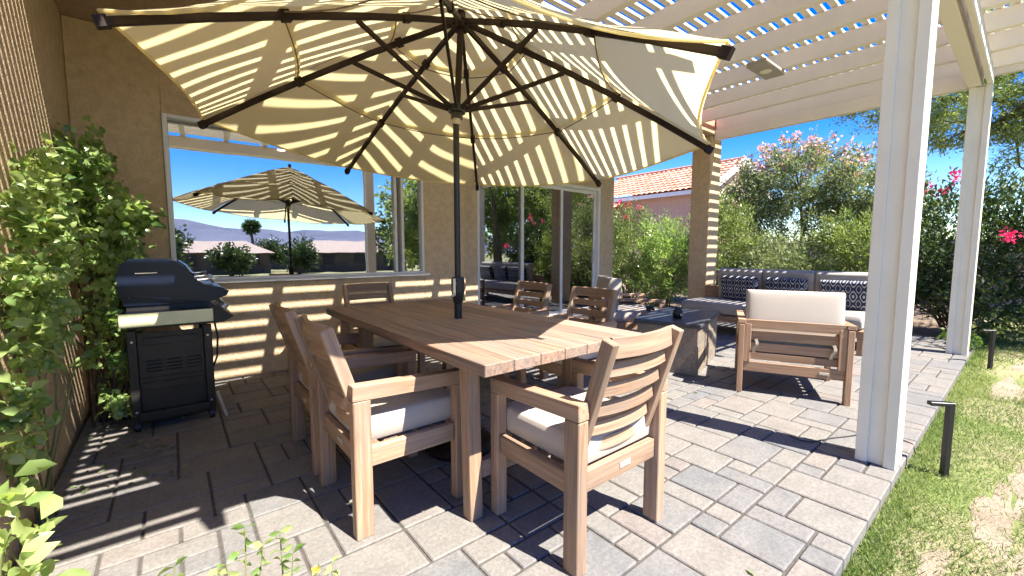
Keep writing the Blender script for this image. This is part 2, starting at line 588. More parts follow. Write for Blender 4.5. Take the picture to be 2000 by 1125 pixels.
def rounded_cushion(w_, d_, h_, c=(0, 0, 0), rot=None, puff=0.18, e=0.0, n=14):
    """box pillow with rounded edges and a domed top and bottom"""
    V = []; F = []
    k = 9
    def pt(u, v, side):
        # superellipse plan
        x = w_ / 2 * math.copysign(abs(math.sin(u * math.pi / 2)) ** 0.9, u)
        y = d_ / 2 * math.copysign(abs(math.sin(v * math.pi / 2)) ** 0.9, v)
        f = (1 - abs(u) ** k) * (1 - abs(v) ** k)
        z = side * h_ / 2 * ((1 - puff) * max(f, 0) ** 0.4 + puff * max(0, math.cos(u * math.pi / 2) * math.cos(v * math.pi / 2)) ** 0.5)
        return (x, y, z)
    m_ = n + 1
    for side in (1, -1):
        for i in range(m_):
            for j in range(m_):
                V.append(pt(-1 + 2 * i / n, -1 + 2 * j / n, side))
    def ix(s_, i, j): return s_ * m_ * m_ + i * m_ + j
    for s_ in (0, 1):
        for i in range(n):
            for j in range(n):
                f = [ix(s_, i, j), ix(s_, i + 1, j), ix(s_, i + 1, j + 1), ix(s_, i, j + 1)]
                F.append(f if s_ == 0 else f[::-1])
    V = np.array(V)
    if rot is not None: V = V @ np.asarray(rot).T
    mb = MB().add(V + np.array(c), F, None, 0.5)
    return mb

# ------------------------------------------------------------------ foliage helpers (numpy)
rng = np.random.default_rng(11)

def leaves_mesh(name, P_, D_, L, W, material, parent=None, tone=None, fold=0.25, world=True, curve=0.15):
    """folded pointed leaves: P_ positions, D_ pointing directions, L lengths, W widths"""
    n_ = len(P_)
    D_ = D_ / (np.linalg.norm(D_, axis=1, keepdims=True) + 1e-9)
    rnd = rng.normal(size=(n_, 3))
    rnd[:, 2] *= 0.35
    S = np.cross(D_, rnd); S /= (np.linalg.norm(S, axis=1, keepdims=True) + 1e-9)
    U = np.cross(S, D_)
    flip = np.where(U[:, 2:3] < 0, -1, 1); U *= flip; 
    L = np.broadcast_to(L, (n_,))[:, None]; W = np.broadcast_to(W, (n_,))[:, None]
    base = P_
    mid = P_ + D_ * L * 0.5 + U * L * curve * 0.5
    l_ = P_ + D_ * L * 0.42 + S * W * 0.5 + U * W * fold
    r_ = P_ + D_ * L * 0.42 - S * W * 0.5 + U * W * fold
    l2 = P_ + D_ * L * 0.75 + S * W * 0.34 + U * W * fold * 0.6
    r2 = P_ + D_ * L * 0.75 - S * W * 0.34 + U * W * fold * 0.6
    tip = P_ + D_ * L - U * L * curve
    V = np.stack([base, l_, l2, tip, r2, r_, mid], 1).reshape(-1, 3)
    k = np.arange(n_)[:, None] * 7
    F = np.concatenate([k + np.array([[0, 6, 1]]), k + np.array([[0, 5, 6]])], 0)
    T3 = np.concatenate([F, k + np.array([[1, 6, 2]]), k + np.array([[6, 3, 2]]), k + np.array([[6, 4, 3]]), k + np.array([[6, 5, 4]])], 0)
    tn = rng.random(n_) if tone is None else tone
    return raw_tris(name, V, T3, np.repeat(tn, 7), material, parent, world)

def quick_leaves(name, P_, D_, L, W, material, parent=None, tone=None, world=True):
    """two-triangle leaves for foliage farther off"""
    n_ = len(P_)
    D_ = D_ / (np.linalg.norm(D_, axis=1, keepdims=True) + 1e-9)
    S = np.cross(D_, rng.normal(size=(n_, 3))); S /= (np.linalg.norm(S, axis=1, keepdims=True) + 1e-9)
    L = np.broadcast_to(L, (n_,))[:, None]; W = np.broadcast_to(W, (n_,))[:, None]
    V = np.stack([P_, P_ + D_ * L * 0.5 + S * W * 0.5, P_ + D_ * L, P_ + D_ * L * 0.5 - S * W * 0.5], 1).reshape(-1, 3)
    k = np.arange(n_)[:, None] * 4
    F = np.concatenate([k + np.array([[0, 1, 2]]), k + np.array([[0, 2, 3]])], 0)
    tn = rng.random(n_) if tone is None else tone
    return raw_tris(name, V, F, np.repeat(tn, 4), material, parent, world)

def raw_tris(name, V, F, T, material, parent, world=True):
    if world and parent is not None:
        inv = np.array(wm(parent).inverted())
        V = V @ inv[:3, :3].T + inv[:3, 3]
    me = bpy.data.meshes.new(name)
    me.vertices.add(len(V)); me.vertices.foreach_set('co', V.astype('f').ravel())
    me.loops.add(len(F) * 3); me.loops.foreach_set('vertex_index', F.astype('i').ravel())
    me.polygons.add(len(F))
    me.polygons.foreach_set('loop_start', np.arange(0, len(F) * 3, 3, dtype='i'))
    me.update(calc_edges=True)
    a = me.attributes.new('tone', 'FLOAT', 'POINT'); a.data.foreach_set('value', np.asarray(T).astype('f'))
    me.materials.append(material)
    ob = bpy.data.objects.new(name, me)
    col.objects.link(ob)
    if parent is not None: ob.parent = parent
    return ob

def unit(n_):
    d = rng.normal(size=(n_, 3))
    return d / np.linalg.norm(d, axis=1, keepdims=True)

def clumps(ells, nc, shell=0.45):
    """clump centres inside a list of ellipsoids (cx,cy,cz,rx,ry,rz); more near the skin"""
    vol = np.array([e[3] * e[4] * e[5] for e in ells]) ** 0.8
    ids = rng.choice(len(ells), nc, p=vol / vol.sum())
    E_ = np.array(ells)[ids]
    r_ = shell + (1 - shell) * rng.random(nc) ** 0.7
    r_ *= rng.uniform(0.85, 1.12, nc)
    return E_[:, :3] + unit(nc) * r_[:, None] * E_[:, 3:6], E_

def plant(name, label, cat, base, ells, nc, per, L, W, leaf, spread=0.12, stems=12, stem_r=0.012, near=False, droop=-0.15,
          flower=None, nflow=0, fsize=0.05, group=None, stem_mat='bark', zmin=0.02, xmin=None, outward=0.8, top_bias=0.0, trunk=None,
          clip=None, flower_at=None):
    o = thing(name, label, cat, base, 0, group)
    C_, E_ = clumps(ells, nc)
    # leaves of each clump sit on a short twig pointing outwards
    out = C_ - E_[:, :3]; out /= (np.linalg.norm(out, axis=1, keepdims=True) + 1e-9)
    out[:, 2] += 0.35 + top_bias
    Cn = np.repeat(C_, per, 0); On = np.repeat(out, per, 0)
    tt = rng.random(len(Cn))
    Pn = Cn + On * (tt[:, None] - 0.5) * spread * 2.0 + rng.normal(size=Cn.shape) * spread * 0.35
    Dn = On * outward + unit(len(Cn)) * 0.9
    Dn[:, 2] += droop
    # light and dark leaves, clump by clump
    tn = np.clip(np.repeat(rng.normal(0.5, 0.16, nc), per) + rng.normal(0, 0.2, len(Cn)), 0, 1)
    ok = Pn[:, 2] > zmin
    if xmin is not None: ok &= Pn[:, 0] > xmin
    if clip is not None: ok &= clip(Pn)
    Pn, Dn, tn = Pn[ok], Dn[ok], tn[ok]
    Ls = rng.uniform(0.42, 1.25, len(Pn)) * L; Ws = Ls / L * W
    (leaves_mesh if near else quick_leaves)('foliage' if not trunk else 'crown', Pn, Dn, Ls, Ws, M[leaf], o, tn)
    mb = MB()
    B = np.array(base, float)
    if trunk:
        for tr in trunk:
            mb.tube([q[:3] for q in tr], [q[3] for q in tr], 9)
        tips = np.array([tr[-1][:3] for tr in trunk])
    sel = C_[rng.choice(nc, min(stems, nc), replace=False)]
    for c in sel:
        if xmin is not None and c[0] < xmin: c = c.copy(); c[0] = xmin + 0.02
        if trunk:
            b0 = tips[np.argmin(np.linalg.norm(tips - c, axis=1))]
        else:
            b0 = B + np.array([*(rng.normal(size=2) * 0.09), 0])
            if xmin is not None: b0[0] = max(b0[0], xmin + 0.02)
        m1 = b0 * 0.6 + c * 0.4 + rng.normal(size=3) * 0.05 * np.linalg.norm(c - b0) + np.array([0, 0, 0.08 * np.linalg.norm(c - b0)])
        m2 = b0 * 0.25 + c * 0.75 + rng.normal(size=3) * 0.04 * np.linalg.norm(c - b0) + np.array([0, 0, 0.06 * np.linalg.norm(c - b0)])
        mb.tube([b0, m1, m2, c], [stem_r, stem_r * 0.75, stem_r * 0.5, stem_r * 0.22], 6)
    mb.build('trunk' if trunk else 'stem', M[stem_mat], o, world=True, smooth=True)
    if flower:
        if flower_at is None:
            q = C_ + out * spread * 1.0
            idx = np.argsort(-(q[:, 2] + rng.normal(size=nc) * 0.35))[:nflow]
            fc = q[idx]
        else:
            fc = np.array(flower_at, float)
        k = 16
        for fq in fc:
            Fp = fq + rng.normal(size=(k, 3)) * fsize * 0.8
            quick_leaves('flower', Fp, unit(k) + np.array([0, 0, 0.4]), fsize, fsize * 0.8, M[flower], o)
    return o

def box_thing(mb, x0, x1, y0, y1, z0, z1, b=0.004, tone=None):
    return mb.box(((x0 + x1) / 2, (y0 + y1) / 2, (z0 + z1) / 2), (x1 - x0, y1 - y0, z1 - z0), None, b, tone)

# =================================================================== THE SETTING
# one sheet of lawn to the horizon
mb = MB()
xs = np.concatenate([[-9000, -600, -80, -20], np.linspace(-8, 24, 33), [60, 400, 9000]])
ys = np.concatenate([[-9000, -600, -120, -40, -20], np.linspace(-12, 24, 37), [60, 400, 9000]])
V = []; F = []
for i, x in enumerate(xs):
    for j, y in enumerate(ys):
        V.append((x, y, -0.075))
for i in range(len(xs) - 1):
    for j in range(len(ys) - 1):
        a = i * len(ys) + j
        F.append([a, a + len(ys), a + len(ys) + 1, a + 1])
mb.add(V, F)
struct('lawn_ground', mb, M['lawn'])

# soil beds as thin sheets over the lawn
mb = MB()
mb.add([(8.46, 0.62, -0.06), (22, 0.62, -0.06), (22, 24, -0.06), (8.46, 24, -0.06)], [[0, 1, 2, 3]])
mb.add([(7.03, 5.5, -0.058), (8.46, 5.5, -0.058), (8.46, 24, -0.058), (7.03, 24, -0.058)], [[0, 1, 2, 3]])
mb.add([(-3, -2.0, -0.06), (0.52, -2.0, -0.06), (0.52, 1.32, -0.06), (-3, 1.32, -0.06)], [[0, 1, 2, 3]])
struct('planting_bed', mb, M['soil'])

PATCH = [(3.05, 0.03, 0.42, 0.07), (2.55, -0.13, 0.40, 0.09), (3.55, -0.10, 0.35, 0.10), (2.35, 0.17, 0.22, 0.04), (4.7, -0.25, 0.5, 0.15), (6.0, 0.05, 0.5, 0.12), (7.4, -0.2, 0.7, 0.2), (3.0, -0.32, 0.4, 0.12)]
mb = MB()
pr_ = random.Random(9)
for k, (cx_, cy_, rx_, ry_) in enumerate(PATCH):
    n_ = 40; ph = [pr_.uniform(0, 6.28) for _ in range(3)]
    V = [(cx_, cy_, -0.0735 + k * 0.0001)]
    for i in range(n_):
        a = 2 * math.pi * i / n_
        f = 1 + 0.22 * math.sin(3 * a + ph[0]) + 0.14 * math.sin(5 * a + ph[1]) + 0.08 * math.sin(9 * a + ph[2])
        V.append((cx_ + rx_ * f * math.cos(a), cy_ + ry_ * f * math.sin(a), -0.0735 + k * 0.0001))
    mb.add(V, [[0, i + 1, (i + 1) % n_ + 1] for i in range(n_)])
struct('bare_soil', mb, M['soil_dry'])

# pavers laid in a random ashlar pattern
mod = 0.128
nx, ny = 70, 38
X0, Y0 = -0.545, 0.385
occ = np.zeros((nx, ny), bool)
def outside(i, j):
    x, y = X0 + i * mod, Y0 + j * mod
    return (x < 0.45 and y < 1.25) or y > 5.26 or x > 8.4 or (x < 3.0 and y > 4.74) or (x < 3.4 and y > 5.0)
for i in range(nx):
    for j in range(ny):
        if outside(i, j): occ[i, j] = True
pv = MB()
shapes = [(3, 2), (2, 3), (2, 2), (3, 2), (2, 2), (2, 1), (1, 2), (2, 1), (1, 1)]
prng = random.Random(5)
order = sorted([(i, j) for j in range(ny) for i in range(nx)], key=lambda q: (q[0] + q[1], q[0]))
for (i, j) in order:
    if occ[i, j]: continue
    cand = shapes[:]
    prng.shuffle(cand)
    cand += [(2, 1), (1, 2), (1, 1)]
    if prng.random() < 0.05: cand = [(1, 1)] + cand
    for (a, b_) in cand:
        if i + a <= nx and j + b_ <= ny and not occ[i:i + a, j:j + b_].any():
            occ[i:i + a, j:j + b_] = True
            gx_ = 0.011
            sx_, sy_ = a * mod - gx_, b_ * mod - gx_
            cx_, cy_ = X0 + (i + a / 2) * mod, Y0 + (j + b_ / 2) * mod
            rz_ = prng.uniform(-0.35, 0.35)
            pv.box((cx_, cy_, -0.03 + prng.uniform(-0.0015, 0.0015)), (sx_, sy_, 0.06),
                   rotm(prng.uniform(-0.3, 0.3), prng.uniform(-0.3, 0.3), rz_), 0.005, tone=min(1, max(0, prng.random())))
            break
struct('patio_pavers', pv, M['paver'])
mb = MB()
box_thing(mb, X0 + 0.01, 8.42, 1.27, 4.73, -0.072, -0.0085, 0.001)
box_thing(mb, 0.47, 8.42, 0.395, 1.268, -0.072, -0.0085, 0.001)
box_thing(mb, 3.06, 8.42, 4.732, 5.25, -0.072, -0.0085, 0.001)
struct('patio_bedding', mb, M['joint'])

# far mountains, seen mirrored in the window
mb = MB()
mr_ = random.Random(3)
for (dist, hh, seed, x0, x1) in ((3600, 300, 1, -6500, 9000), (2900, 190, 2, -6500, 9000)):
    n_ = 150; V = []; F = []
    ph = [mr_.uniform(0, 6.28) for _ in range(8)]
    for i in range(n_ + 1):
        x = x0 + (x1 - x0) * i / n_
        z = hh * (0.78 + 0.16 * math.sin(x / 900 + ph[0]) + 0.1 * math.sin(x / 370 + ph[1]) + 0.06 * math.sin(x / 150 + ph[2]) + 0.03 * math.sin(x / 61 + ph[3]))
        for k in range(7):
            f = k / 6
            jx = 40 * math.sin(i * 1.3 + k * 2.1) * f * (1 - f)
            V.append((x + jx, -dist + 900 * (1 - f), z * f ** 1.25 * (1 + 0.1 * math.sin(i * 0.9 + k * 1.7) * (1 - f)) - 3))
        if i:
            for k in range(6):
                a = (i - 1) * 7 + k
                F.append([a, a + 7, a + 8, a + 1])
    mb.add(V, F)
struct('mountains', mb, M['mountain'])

# =================================================================== HOUSE
house = thing('house', 'tan stucco house wall with wide picture window and glass sliding door', 'house', (2.0, 4.9, 0))
mb = MB()
wt = 0.22
def wb(x0, x1, y0, y1, z0, z1): box_thing(mb, x0, x1, y0, y1, z0, z1, 0.006)
wb(-0.56, 0.0, 4.8, 5.02, -0.1, 3.03)
wb(0.0, 2.47, 4.8, 5.02, -0.1, 0.93)
wb(0.0, 2.47, 4.8, 5.02, 2.41, 3.03)
wb(2.47, 3.08, 4.8, 5.6, -0.1, 3.03)
wb(3.08, 3.49, 5.1, 5.6, -0.1, 3.03)
wb(3.49, 3.66, 5.4, 5.6, -0.1, 3.03)
wb(3.66, 6.60, 5.4, 5.6, 2.45, 3.03)
wb(6.60, 7.03, 5.4, 5.6, -0.1, 3.03)
wb(6.83, 7.027, 5.6, 12.0, -0.1, 3.03)
mb.build('wall', M['stucco'], house, world=True)
mb = MB()
box_thing(mb, -0.785, -0.562, 0.9, 5.02, -0.1, 4.6, 0.006)
lw = mb.build('side_wall', M['stucco'], house, world=True)
mb = MB()
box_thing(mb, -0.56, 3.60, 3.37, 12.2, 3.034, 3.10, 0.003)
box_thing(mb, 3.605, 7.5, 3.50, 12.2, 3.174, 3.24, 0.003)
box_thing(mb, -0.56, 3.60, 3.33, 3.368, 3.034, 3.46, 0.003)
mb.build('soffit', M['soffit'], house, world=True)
mb = MB()
mb.prism([(3.52, 3.243), (12.4, 3.243), (12.4, 3.35), (8.2, 4.9), (3.52, 3.47)], 'x', -0.56, 7.6)
box_thing(mb, -0.56, 3.6, 3.371, 3.515, 3.40, 3.47)
mb.build('roof', M['tile'], house, world=True)
# interior
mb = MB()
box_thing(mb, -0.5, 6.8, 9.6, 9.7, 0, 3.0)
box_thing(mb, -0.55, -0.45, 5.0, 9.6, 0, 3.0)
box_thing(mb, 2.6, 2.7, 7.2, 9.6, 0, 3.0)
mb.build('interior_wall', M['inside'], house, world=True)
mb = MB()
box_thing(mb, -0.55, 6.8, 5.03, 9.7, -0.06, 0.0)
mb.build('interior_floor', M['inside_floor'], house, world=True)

# picture window
mb = MB()
box_thing(mb, 0.0, 0.036, 4.775, 4.89, 0.955, 2.41)
box_thing(mb, 2.436, 2.47, 4.79, 4.89, 0.955, 2.41)
box_thing(mb, 0.036, 2.436, 4.775, 4.89, 2.375, 2.41)
box_thing(mb, 0.036, 2.436, 4.79, 4.89, 0.955, 0.978)
box_thing(mb, 2.08, 2.115, 4.78, 4.888, 0.978, 2.375)
box_thing(mb, 2.165, 2.20, 4.78, 4.888, 0.978, 2.375)
wf = mb.build('window_frame', M['white'], house, world=True)
tilt = rotm(-0.69, 0, -1.49)
for (x0, x1) in ((0.034, 2.083), (2.198, 2.438)):
    mb = MB()
    mb.box(((x0 + x1) / 2, 4.845, 1.67), (x1 - x0, 0.006, 1.40), tilt, 0.001)
    mb.build('pane', M['glass'], wf, world=True)
mb = MB()
box_thing(mb, -0.0, 2.53, 4.755, 4.81, 0.925, 0.953)
mb.build('sill', M['white'], wf, world=True)

# sliding door in three panels
mb = MB()
y0, y1 = 5.40, 5.5
box_thing(mb, 3.66, 3.71, y0, y1, 0.0, 2.45)
box_thing(mb, 6.54, 6.60, y0 - 0.01, y1, 0.0, 2.45)
box_thing(mb, 3.71, 6.54, y0 - 0.01, y1, 2.39, 2.45)
box_thing(mb, 3.71, 6.54, y0 - 0.02, y1, 0.0, 0.05)
df = mb.build('sliding_door', M['white'], house, world=True)
for (a, b_, yo) in ((3.71, 4.68, 5.47), (4.60, 5.60, 5.445), (5.52, 6.54, 5.47)):
    mb = MB()
    box_thing(mb, a, a + 0.06, yo - 0.015, yo + 0.015, 0.05, 2.39)
    box_thing(mb, b_ - 0.06, b_, yo - 0.015, yo + 0.015, 0.05, 2.39)
    box_thing(mb, a + 0.06, b_ - 0.06, yo - 0.015, yo + 0.015, 2.33, 2.388)
    box_thing(mb, a + 0.06, b_ - 0.06, yo - 0.015, yo + 0.015, 0.052, 0.13)
    mb.build('door_frame', M['white'], df, world=True)
    mb = MB()
    mb.box(((a + b_) / 2, yo, 1.23), (b_ - a - 0.11, 0.006, 2.22), rotm(random.uniform(-.3, .3), 0, random.uniform(-.3, .3)), 0.001)
    mb.build('door_pane', M['door_glass'], df, world=True)
mb = MB()
box_thing(mb, 6.49, 6.52, 5.41, 5.44, 1.0, 1.24, 0.008)
box_thing(mb, 6.485, 6.53, 5.435, 5.46, 0.97, 1.27, 0.004)
mb.build('door_handle', M['white'], df, world=True)

# ceiling lamps inside the room, lit
for k, (x, y, lb) in enumerate(((0.47, 7.4, 'lit round ceiling lamp behind the window, nearest its left frame'),
                 (1.60, 8.4, 'lit round ceiling lamp behind the window, above the mirrored parasol top'),
                 (2.35, 7.6, 'lit round ceiling lamp behind the window, nearest the mullion'))):
    mb = MB(); mb.lathe([(0.085, 0), (0.09, 0.012), (0.09, 0.03)], (0, 0, 0), 20)
    o = thing('ceiling_lamp', lb, 'lamp', (x, y, 2.99), 0, 'ceiling lamps behind the window')
    mb.build('trim', M['white'], o)
    mb = MB(); mb.lathe([(0.055, -0.006), (0.065, -0.002)], (0, 0, 0), 20)
    mb.build('bulb', M['glow'], o)

# things on the inside sill
o = thing('jar', 'white ceramic jar with lid standing behind the window at its right end', 'jar', (2.33, 5.15, 0.955))
mb = MB(); mb.lathe([(0.06, 0), (0.072, 0.02), (0.072, 0.20), (0.06, 0.23), (0.035, 0.245)], (0, 0, 0), 24)
mb.build('body', M['white'], o, smooth=True)
mb = MB(); mb.lathe([(0.036, 0.246), (0.038, 0.30), (0.03, 0.325), (0.0, 0.33)], (0, 0, 0), 20)
mb.build('lid', M['white'], o, smooth=True)
mb = MB(); box_thing(mb, 0.0, 2.47, 5.02, 5.30, 0.92, 0.953)
mb.build('inner_ledge', M['white'], wf, world=True)
M['paleblue'] = simple('pale_blue_plastic', (0.35, 0.62, 0.72), 0.4, bs=0)
o = thing('cup', 'small pale blue cup on the ledge behind the window', 'cup', (0.80, 5.14, 0.955))
mb = MB(); mb.lathe([(0.034, 0), (0.044, 0.10), (0.046, 0.13), (0.040, 0.13), (0.036, 0.02)], (0, 0, 0), 20)
mb.build('body', M['paleblue'], o, smooth=True)

# stucco column of the patio cover
o = thing('column', 'square tan stucco column with bands of sunlight beside the sofa', 'column', (7.38, 3.70, 0))
mb = MB(); box_thing(mb, 7.2, 7.56, 3.53, 3.87, -0.07, 3.172, 0.012)
mb.build('shaft', M['stucco'], o, world=True)

# =================================================================== PERGOLA
perg = thing('pergola', 'cream painted patio cover with lattice roof, rafters and tall posts', 'pergola', (3.14, 0.5, 0))
def post(x, y0=0.40, y1=0.58, h=3.085, wx=0.14):
    mb = MB()
    # core between two flanges, as on a cased metal post
    box_thing(mb, x, x + wx, y0 + 0.045, y1 - 0.045, 0.0, h - 0.004, 0.003)
    box_thing(mb, x - 0.018, x + wx + 0.018, y0, y0 + 0.054, 0.0, h, 0.003)
    box_thing(mb, x - 0.018, x + wx + 0.018, y1 - 0.054, y1, 0.0, h, 0.003)
    return mb.build('post', M['cream_white'], perg, world=True)
post(3.09)
post(7.22)
post(-1.10)
mb = MB(); box_thing(mb, -1.3, 7.36, 0.485, 0.595, 3.087, 3.265, 0.004); mb.build('beam', M['cream'], perg, world=True)
mb = MB(); box_thing(mb, -1.3, 7.36, 0.405, 0.445, 3.087, 3.265, 0.004); mb.build('beam', M['cream'], perg, world=True)
mb = MB(); box_thing(mb, 7.27, 7.33, -0.02, 3.5, 3.27, 3.49, 0.004)
box_thing(mb, 7.25, 7.345, 0.60, 3.52, 3.10, 3.268, 0.004); mb.build('end_beam', M['cream'], perg, world=True)
RAFT = [7.3 - 0.605 * k for k in range(1, 14)] + [7.95]
for x in RAFT:
    mb = MB(); box_thing(mb, x - 0.035, x + 0.035, -0.02, (3.328 if x < 3.6 else 3.495), (3.268 if x < 7.3 else 3.36), 3.45, 0.004)
    mb.build('rafter', M['cream'], perg, world=True)
mb = MB()
y = 0.0
while y < 3.45:
    box_thing(mb, -1.2 if y < 0.9 else (-0.55 if y < 3.27 else 3.62), 8.05, y, y + 0.056, 3.452, 3.482, 0.003)
    y += 0.105
mb.build('lattice', M['cream'], perg, world=True)
for (x, y, lb) in ((5.25, 2.0, 'flat speaker panel'),):
    o = thing('ceiling_speaker', 'flat tan box with round grille fixed under the lattice roof', 'speaker', (x, y, 3.24))
    mb = MB(); mb.box((0, 0, 0.0), (0.52, 0.20, 0.05), None, 0.004)
    mb.build('housing', M['cushion_grey'], o)
    mb = MB(); mb.lathe([(0.055, -0.03), (0.06, -0.026), (0.06, -0.02)], (0, 0, 0), 24)
    mb.build('grille', M['cream'], o)

# =================================================================== UMBRELLA
AP = np.array([1.392, 2.193, 2.574]); JT = np.array([1.349, 2.190, 1.935])
nn = np.array([0.068, 0.005, 0.998]); nn /= np.linalg.norm(nn)
RIM = np.array([(-0.145, 2.037, 2.005), (0.184, 3.139, 1.977), (1.194, 3.685, 1.905), (2.294, 3.355, 1.833),
                (2.839, 2.342, 1.801), (2.510, 1.240, 1.829), (1.500, 0.694, 1.901), (0.400, 1.024, 1.973)])
umb = thing('umbrella', 'large octagonal cream parasol with dark ribs standing through the dining table', 'umbrella', (1.349, 2.19, 0))
def ribpt(k, f):
    a = RIM[k % 8]
    p_ = AP + (a - AP) * f
    return p_ + np.array([0, 0, 0.10 * f * (1 - f)])
can = MB()
tiers = [(0.0, 0.277, 0.040), (0.262, 0.636, 0.027), (0.620, 1.0, 0.014)]
for (f0, f1, lift) in tiers:
    nr, ns = 9, 12
    for k in range(8):
        V = []; F = []
        for i in range(nr + 1):
            f = f0 + (f1 - f0) * i / nr
            a, b_ = ribpt(k, f), ribpt(k + 1, f)
            for j in range(ns + 1):
                s_ = j / ns
                p_ = a * (1 - s_) + b_ * s_
                sag = 4 * s_ * (1 - s_) * 0.85
                cen = AP + (p_ - AP) * 0
                inward = (AP + nn * (-(AP - p_) @ nn) * 0) - p_
                inward[2] = 0
                L_ = np.linalg.norm(inward) + 1e-6
                p_ = p_ + inward / L_ * sag * 0.075 * f ** 2 + np.array([0, 0, 1]) * (lift + 0.012 - sag * 0.045 * f + 0.004 * math.sin(9 * s_ + 5 * k + 11 * f) * f)
                V.append(p_)
        for i in range(nr):
            for j in range(ns):
                q = i * (ns + 1) + j
                F.append([q, q + ns + 1, q + ns + 2, q + 1])
        can.add(V, F, None, 0.5)
cano = can.build('canopy', M['canopy'], umb, world=True, smooth=True)
# hem and seam cords are sub-parts
mb = MB()
for k in range(8):
    pts = []
    for j in range(13):
        s_ = j / 12; p_ = ribpt(k, 1) * (1 - s_) + ribpt(k + 1, 1) * s_
        inw = AP - p_; inw[2] = 0; inw /= np.linalg.norm(inw)
        sag = 4 * s_ * (1 - s_)
        pts.append(p_ + inw * sag * 0.075 + np.array([0, 0, 0.026 - sag * 0.045]))
    mb.tube(pts, 0.006, 6)
mb.build('hem', M['canopy'], cano, world=True)
mb = MB()
for fr in (0.27, 0.63):
    for k in range(8):
        pts = []
        for j in range(9):
            s_ = j / 8; p_ = ribpt(k, fr) * (1 - s_) + ribpt(k + 1, fr) * s_
            inw = AP - p_; inw[2] = 0; inw /= np.linalg.norm(inw)
            sag = 4 * s_ * (1 - s_)
            pts.append(p_ + inw * sag * 0.075 * fr ** 2 + np.array([0, 0, 0.006 - sag * 0.045 * fr]))
        mb.tube(pts, 0.0035, 5)
M['seam'] = simple('seam_thread', (0.16, 0.12, 0.07), 0.9, bs=0)
mb.build('seam', M['seam'], cano, world=True)
RING = JT + nn * 0.120
for k in range(8):
    mb = MB()
    pts = [ribpt(k, f) - nn * 0.012 for f in (0.02, 0.2, 0.4, 0.6, 0.8, 1.0)]
    mb.sweep(pts, 0.020, 0.030)
    rb = mb.build('rib', M['bronze'], umb, world=True)
    for (fa, fb_, cw, chh) in ((0.223, 0.247, 0.034, 0.046), (0.608, 0.632, 0.034, 0.046), (0.985, 1.008, 0.030, 0.040)):
        mb = MB()
        mb.sweep([ribpt(k, fa) - nn * 0.012, ribpt(k, fb_) - nn * 0.012], cw, chh)
        mb.build('clip' if fb_ < 1 else 'end_cap', M['bronze'], rb, world=True)
    mb = MB()
    d = ribpt(k, 0.41) - RING; d[2] = 0; d /= np.linalg.norm(d)
    mb.sweep([RING + d * 0.035, ribpt(k, 0.41) - nn * 0.03], 0.015, 0.024)
    mb.build('strut', M['bronze'], umb, world=True)
mb = MB(); mb.tube([RING - nn * 0.02, RING + nn * 0.02], 0.05, 16); mb.tube([RING - nn * 0.055, RING - nn * 0.02], 0.034, 16)
mb.build('runner', M['black'], umb, world=True)
mb = MB(); mb.tube([AP - nn * 0.06, AP - nn * 0.02], 0.05, 16); mb.tube([AP, AP + nn * 0.09], [0.028, 0.02], 12)
mb.build('hub', M['bronze'], umb, world=True)
mb = MB(); mb.tube([JT + nn * 0.06, AP - nn * 0.03], 0.019, 14)
mb.build('upper_pole', M['bronze'], umb, world=True)
mb = MB(); mb.tube([(1.349, 2.19, 0.04), (1.349, 2.19, 1.97)], 0.0185, 16)
mb.build('pole', M['pole'], umb, world=True)
mb = MB(); mb.tube([JT + (0, 0, 0.03), JT + nn * 0.075], 0.024, 16)
mb.build('tilt_collar', M['strap'], umb, world=True)
mb = MB()
mb.lathe([(0.022, 0.905), (0.028, 0.91), (0.036, 0.95), (0.040, 0.98), (0.041, 1.05), (0.036, 1.065), (0.020, 1.07)], (1.349, 2.19, 0), 24)
mb.tube([(1.349, 2.19, 0.817), (1.349, 2.19, 0.905)], 0.024, 16)
ch = mb.build('crank_housing', M['black'], umb, world=True, smooth=False)
mb = MB()
hd = np.array([-0.78, -0.63, 0])
c0_ = np.array([1.349, 2.19, 1.03])
mb.sweep([c0_ + hd * 0.045, c0_ + hd * 0.066], 0.012, 0.012)
mb.sweep([c0_ + hd * 0.066 + (0, 0, 0.03), c0_ + hd * 0.066 - (0, 0, 0.07)], 0.010, 0.016, up=(1, 0, 0))
mb.sweep([c0_ + hd * 0.066 - (0, 0, 0.065), c0_ + hd * 0.095 - (0, 0, 0.068)], 0.014, 0.014)
mb.build('crank_handle', M['steel'], ch, world=True)
mb = MB(); mb.lathe([(0.21, 0.0), (0.22, 0.02), (0.20, 0.05), (0.05, 0.08), (0.045, 0.30), (0.03, 0.30)], (1.349, 2.19, 0.003), 32)
mb.build('base', M['bronze'], umb, world=True)

# =================================================================== DINING TABLE
tab = thing('dining_table', 'long weathered teak dining table of seven wide planks on tapered legs', 'table', (1.333, 2.195, 0))
mb = MB()
TX0, TX1, TY0, TY1, TZ, TB = 0.849, 1.818, 1.204, 3.188, 0.815, 0.768
pw = (TX1 - TX0) / 7
for k in range(7):
    x0 = TX0 + pw * k + 0.0016; x1 = TX0 + pw * (k + 1) - 0.0016
    if k == 3:   # the middle plank has the hole for the pole
        box_thing(mb, x0, x1, TY0, 2.16, TB, TZ, 0.003, 0.5)
        box_thing(mb, x0, x1, 2.22, TY1, TB, TZ, 0.003, 0.5)
        box_thing(mb, x0, 1.322, 2.16, 2.22, TB + 0.0005, TZ - 0.0003, 0.001, 0.5)
        box_thing(mb, 1.376, x1, 2.16, 2.22, TB + 0.0005, TZ - 0.0003, 0.001, 0.5)
    else:
        box_thing(mb, x0, x1, TY0 + random.uniform(-.001, .001), TY1, TB, TZ + random.uniform(-.0006, .0006), 0.003, random.random())
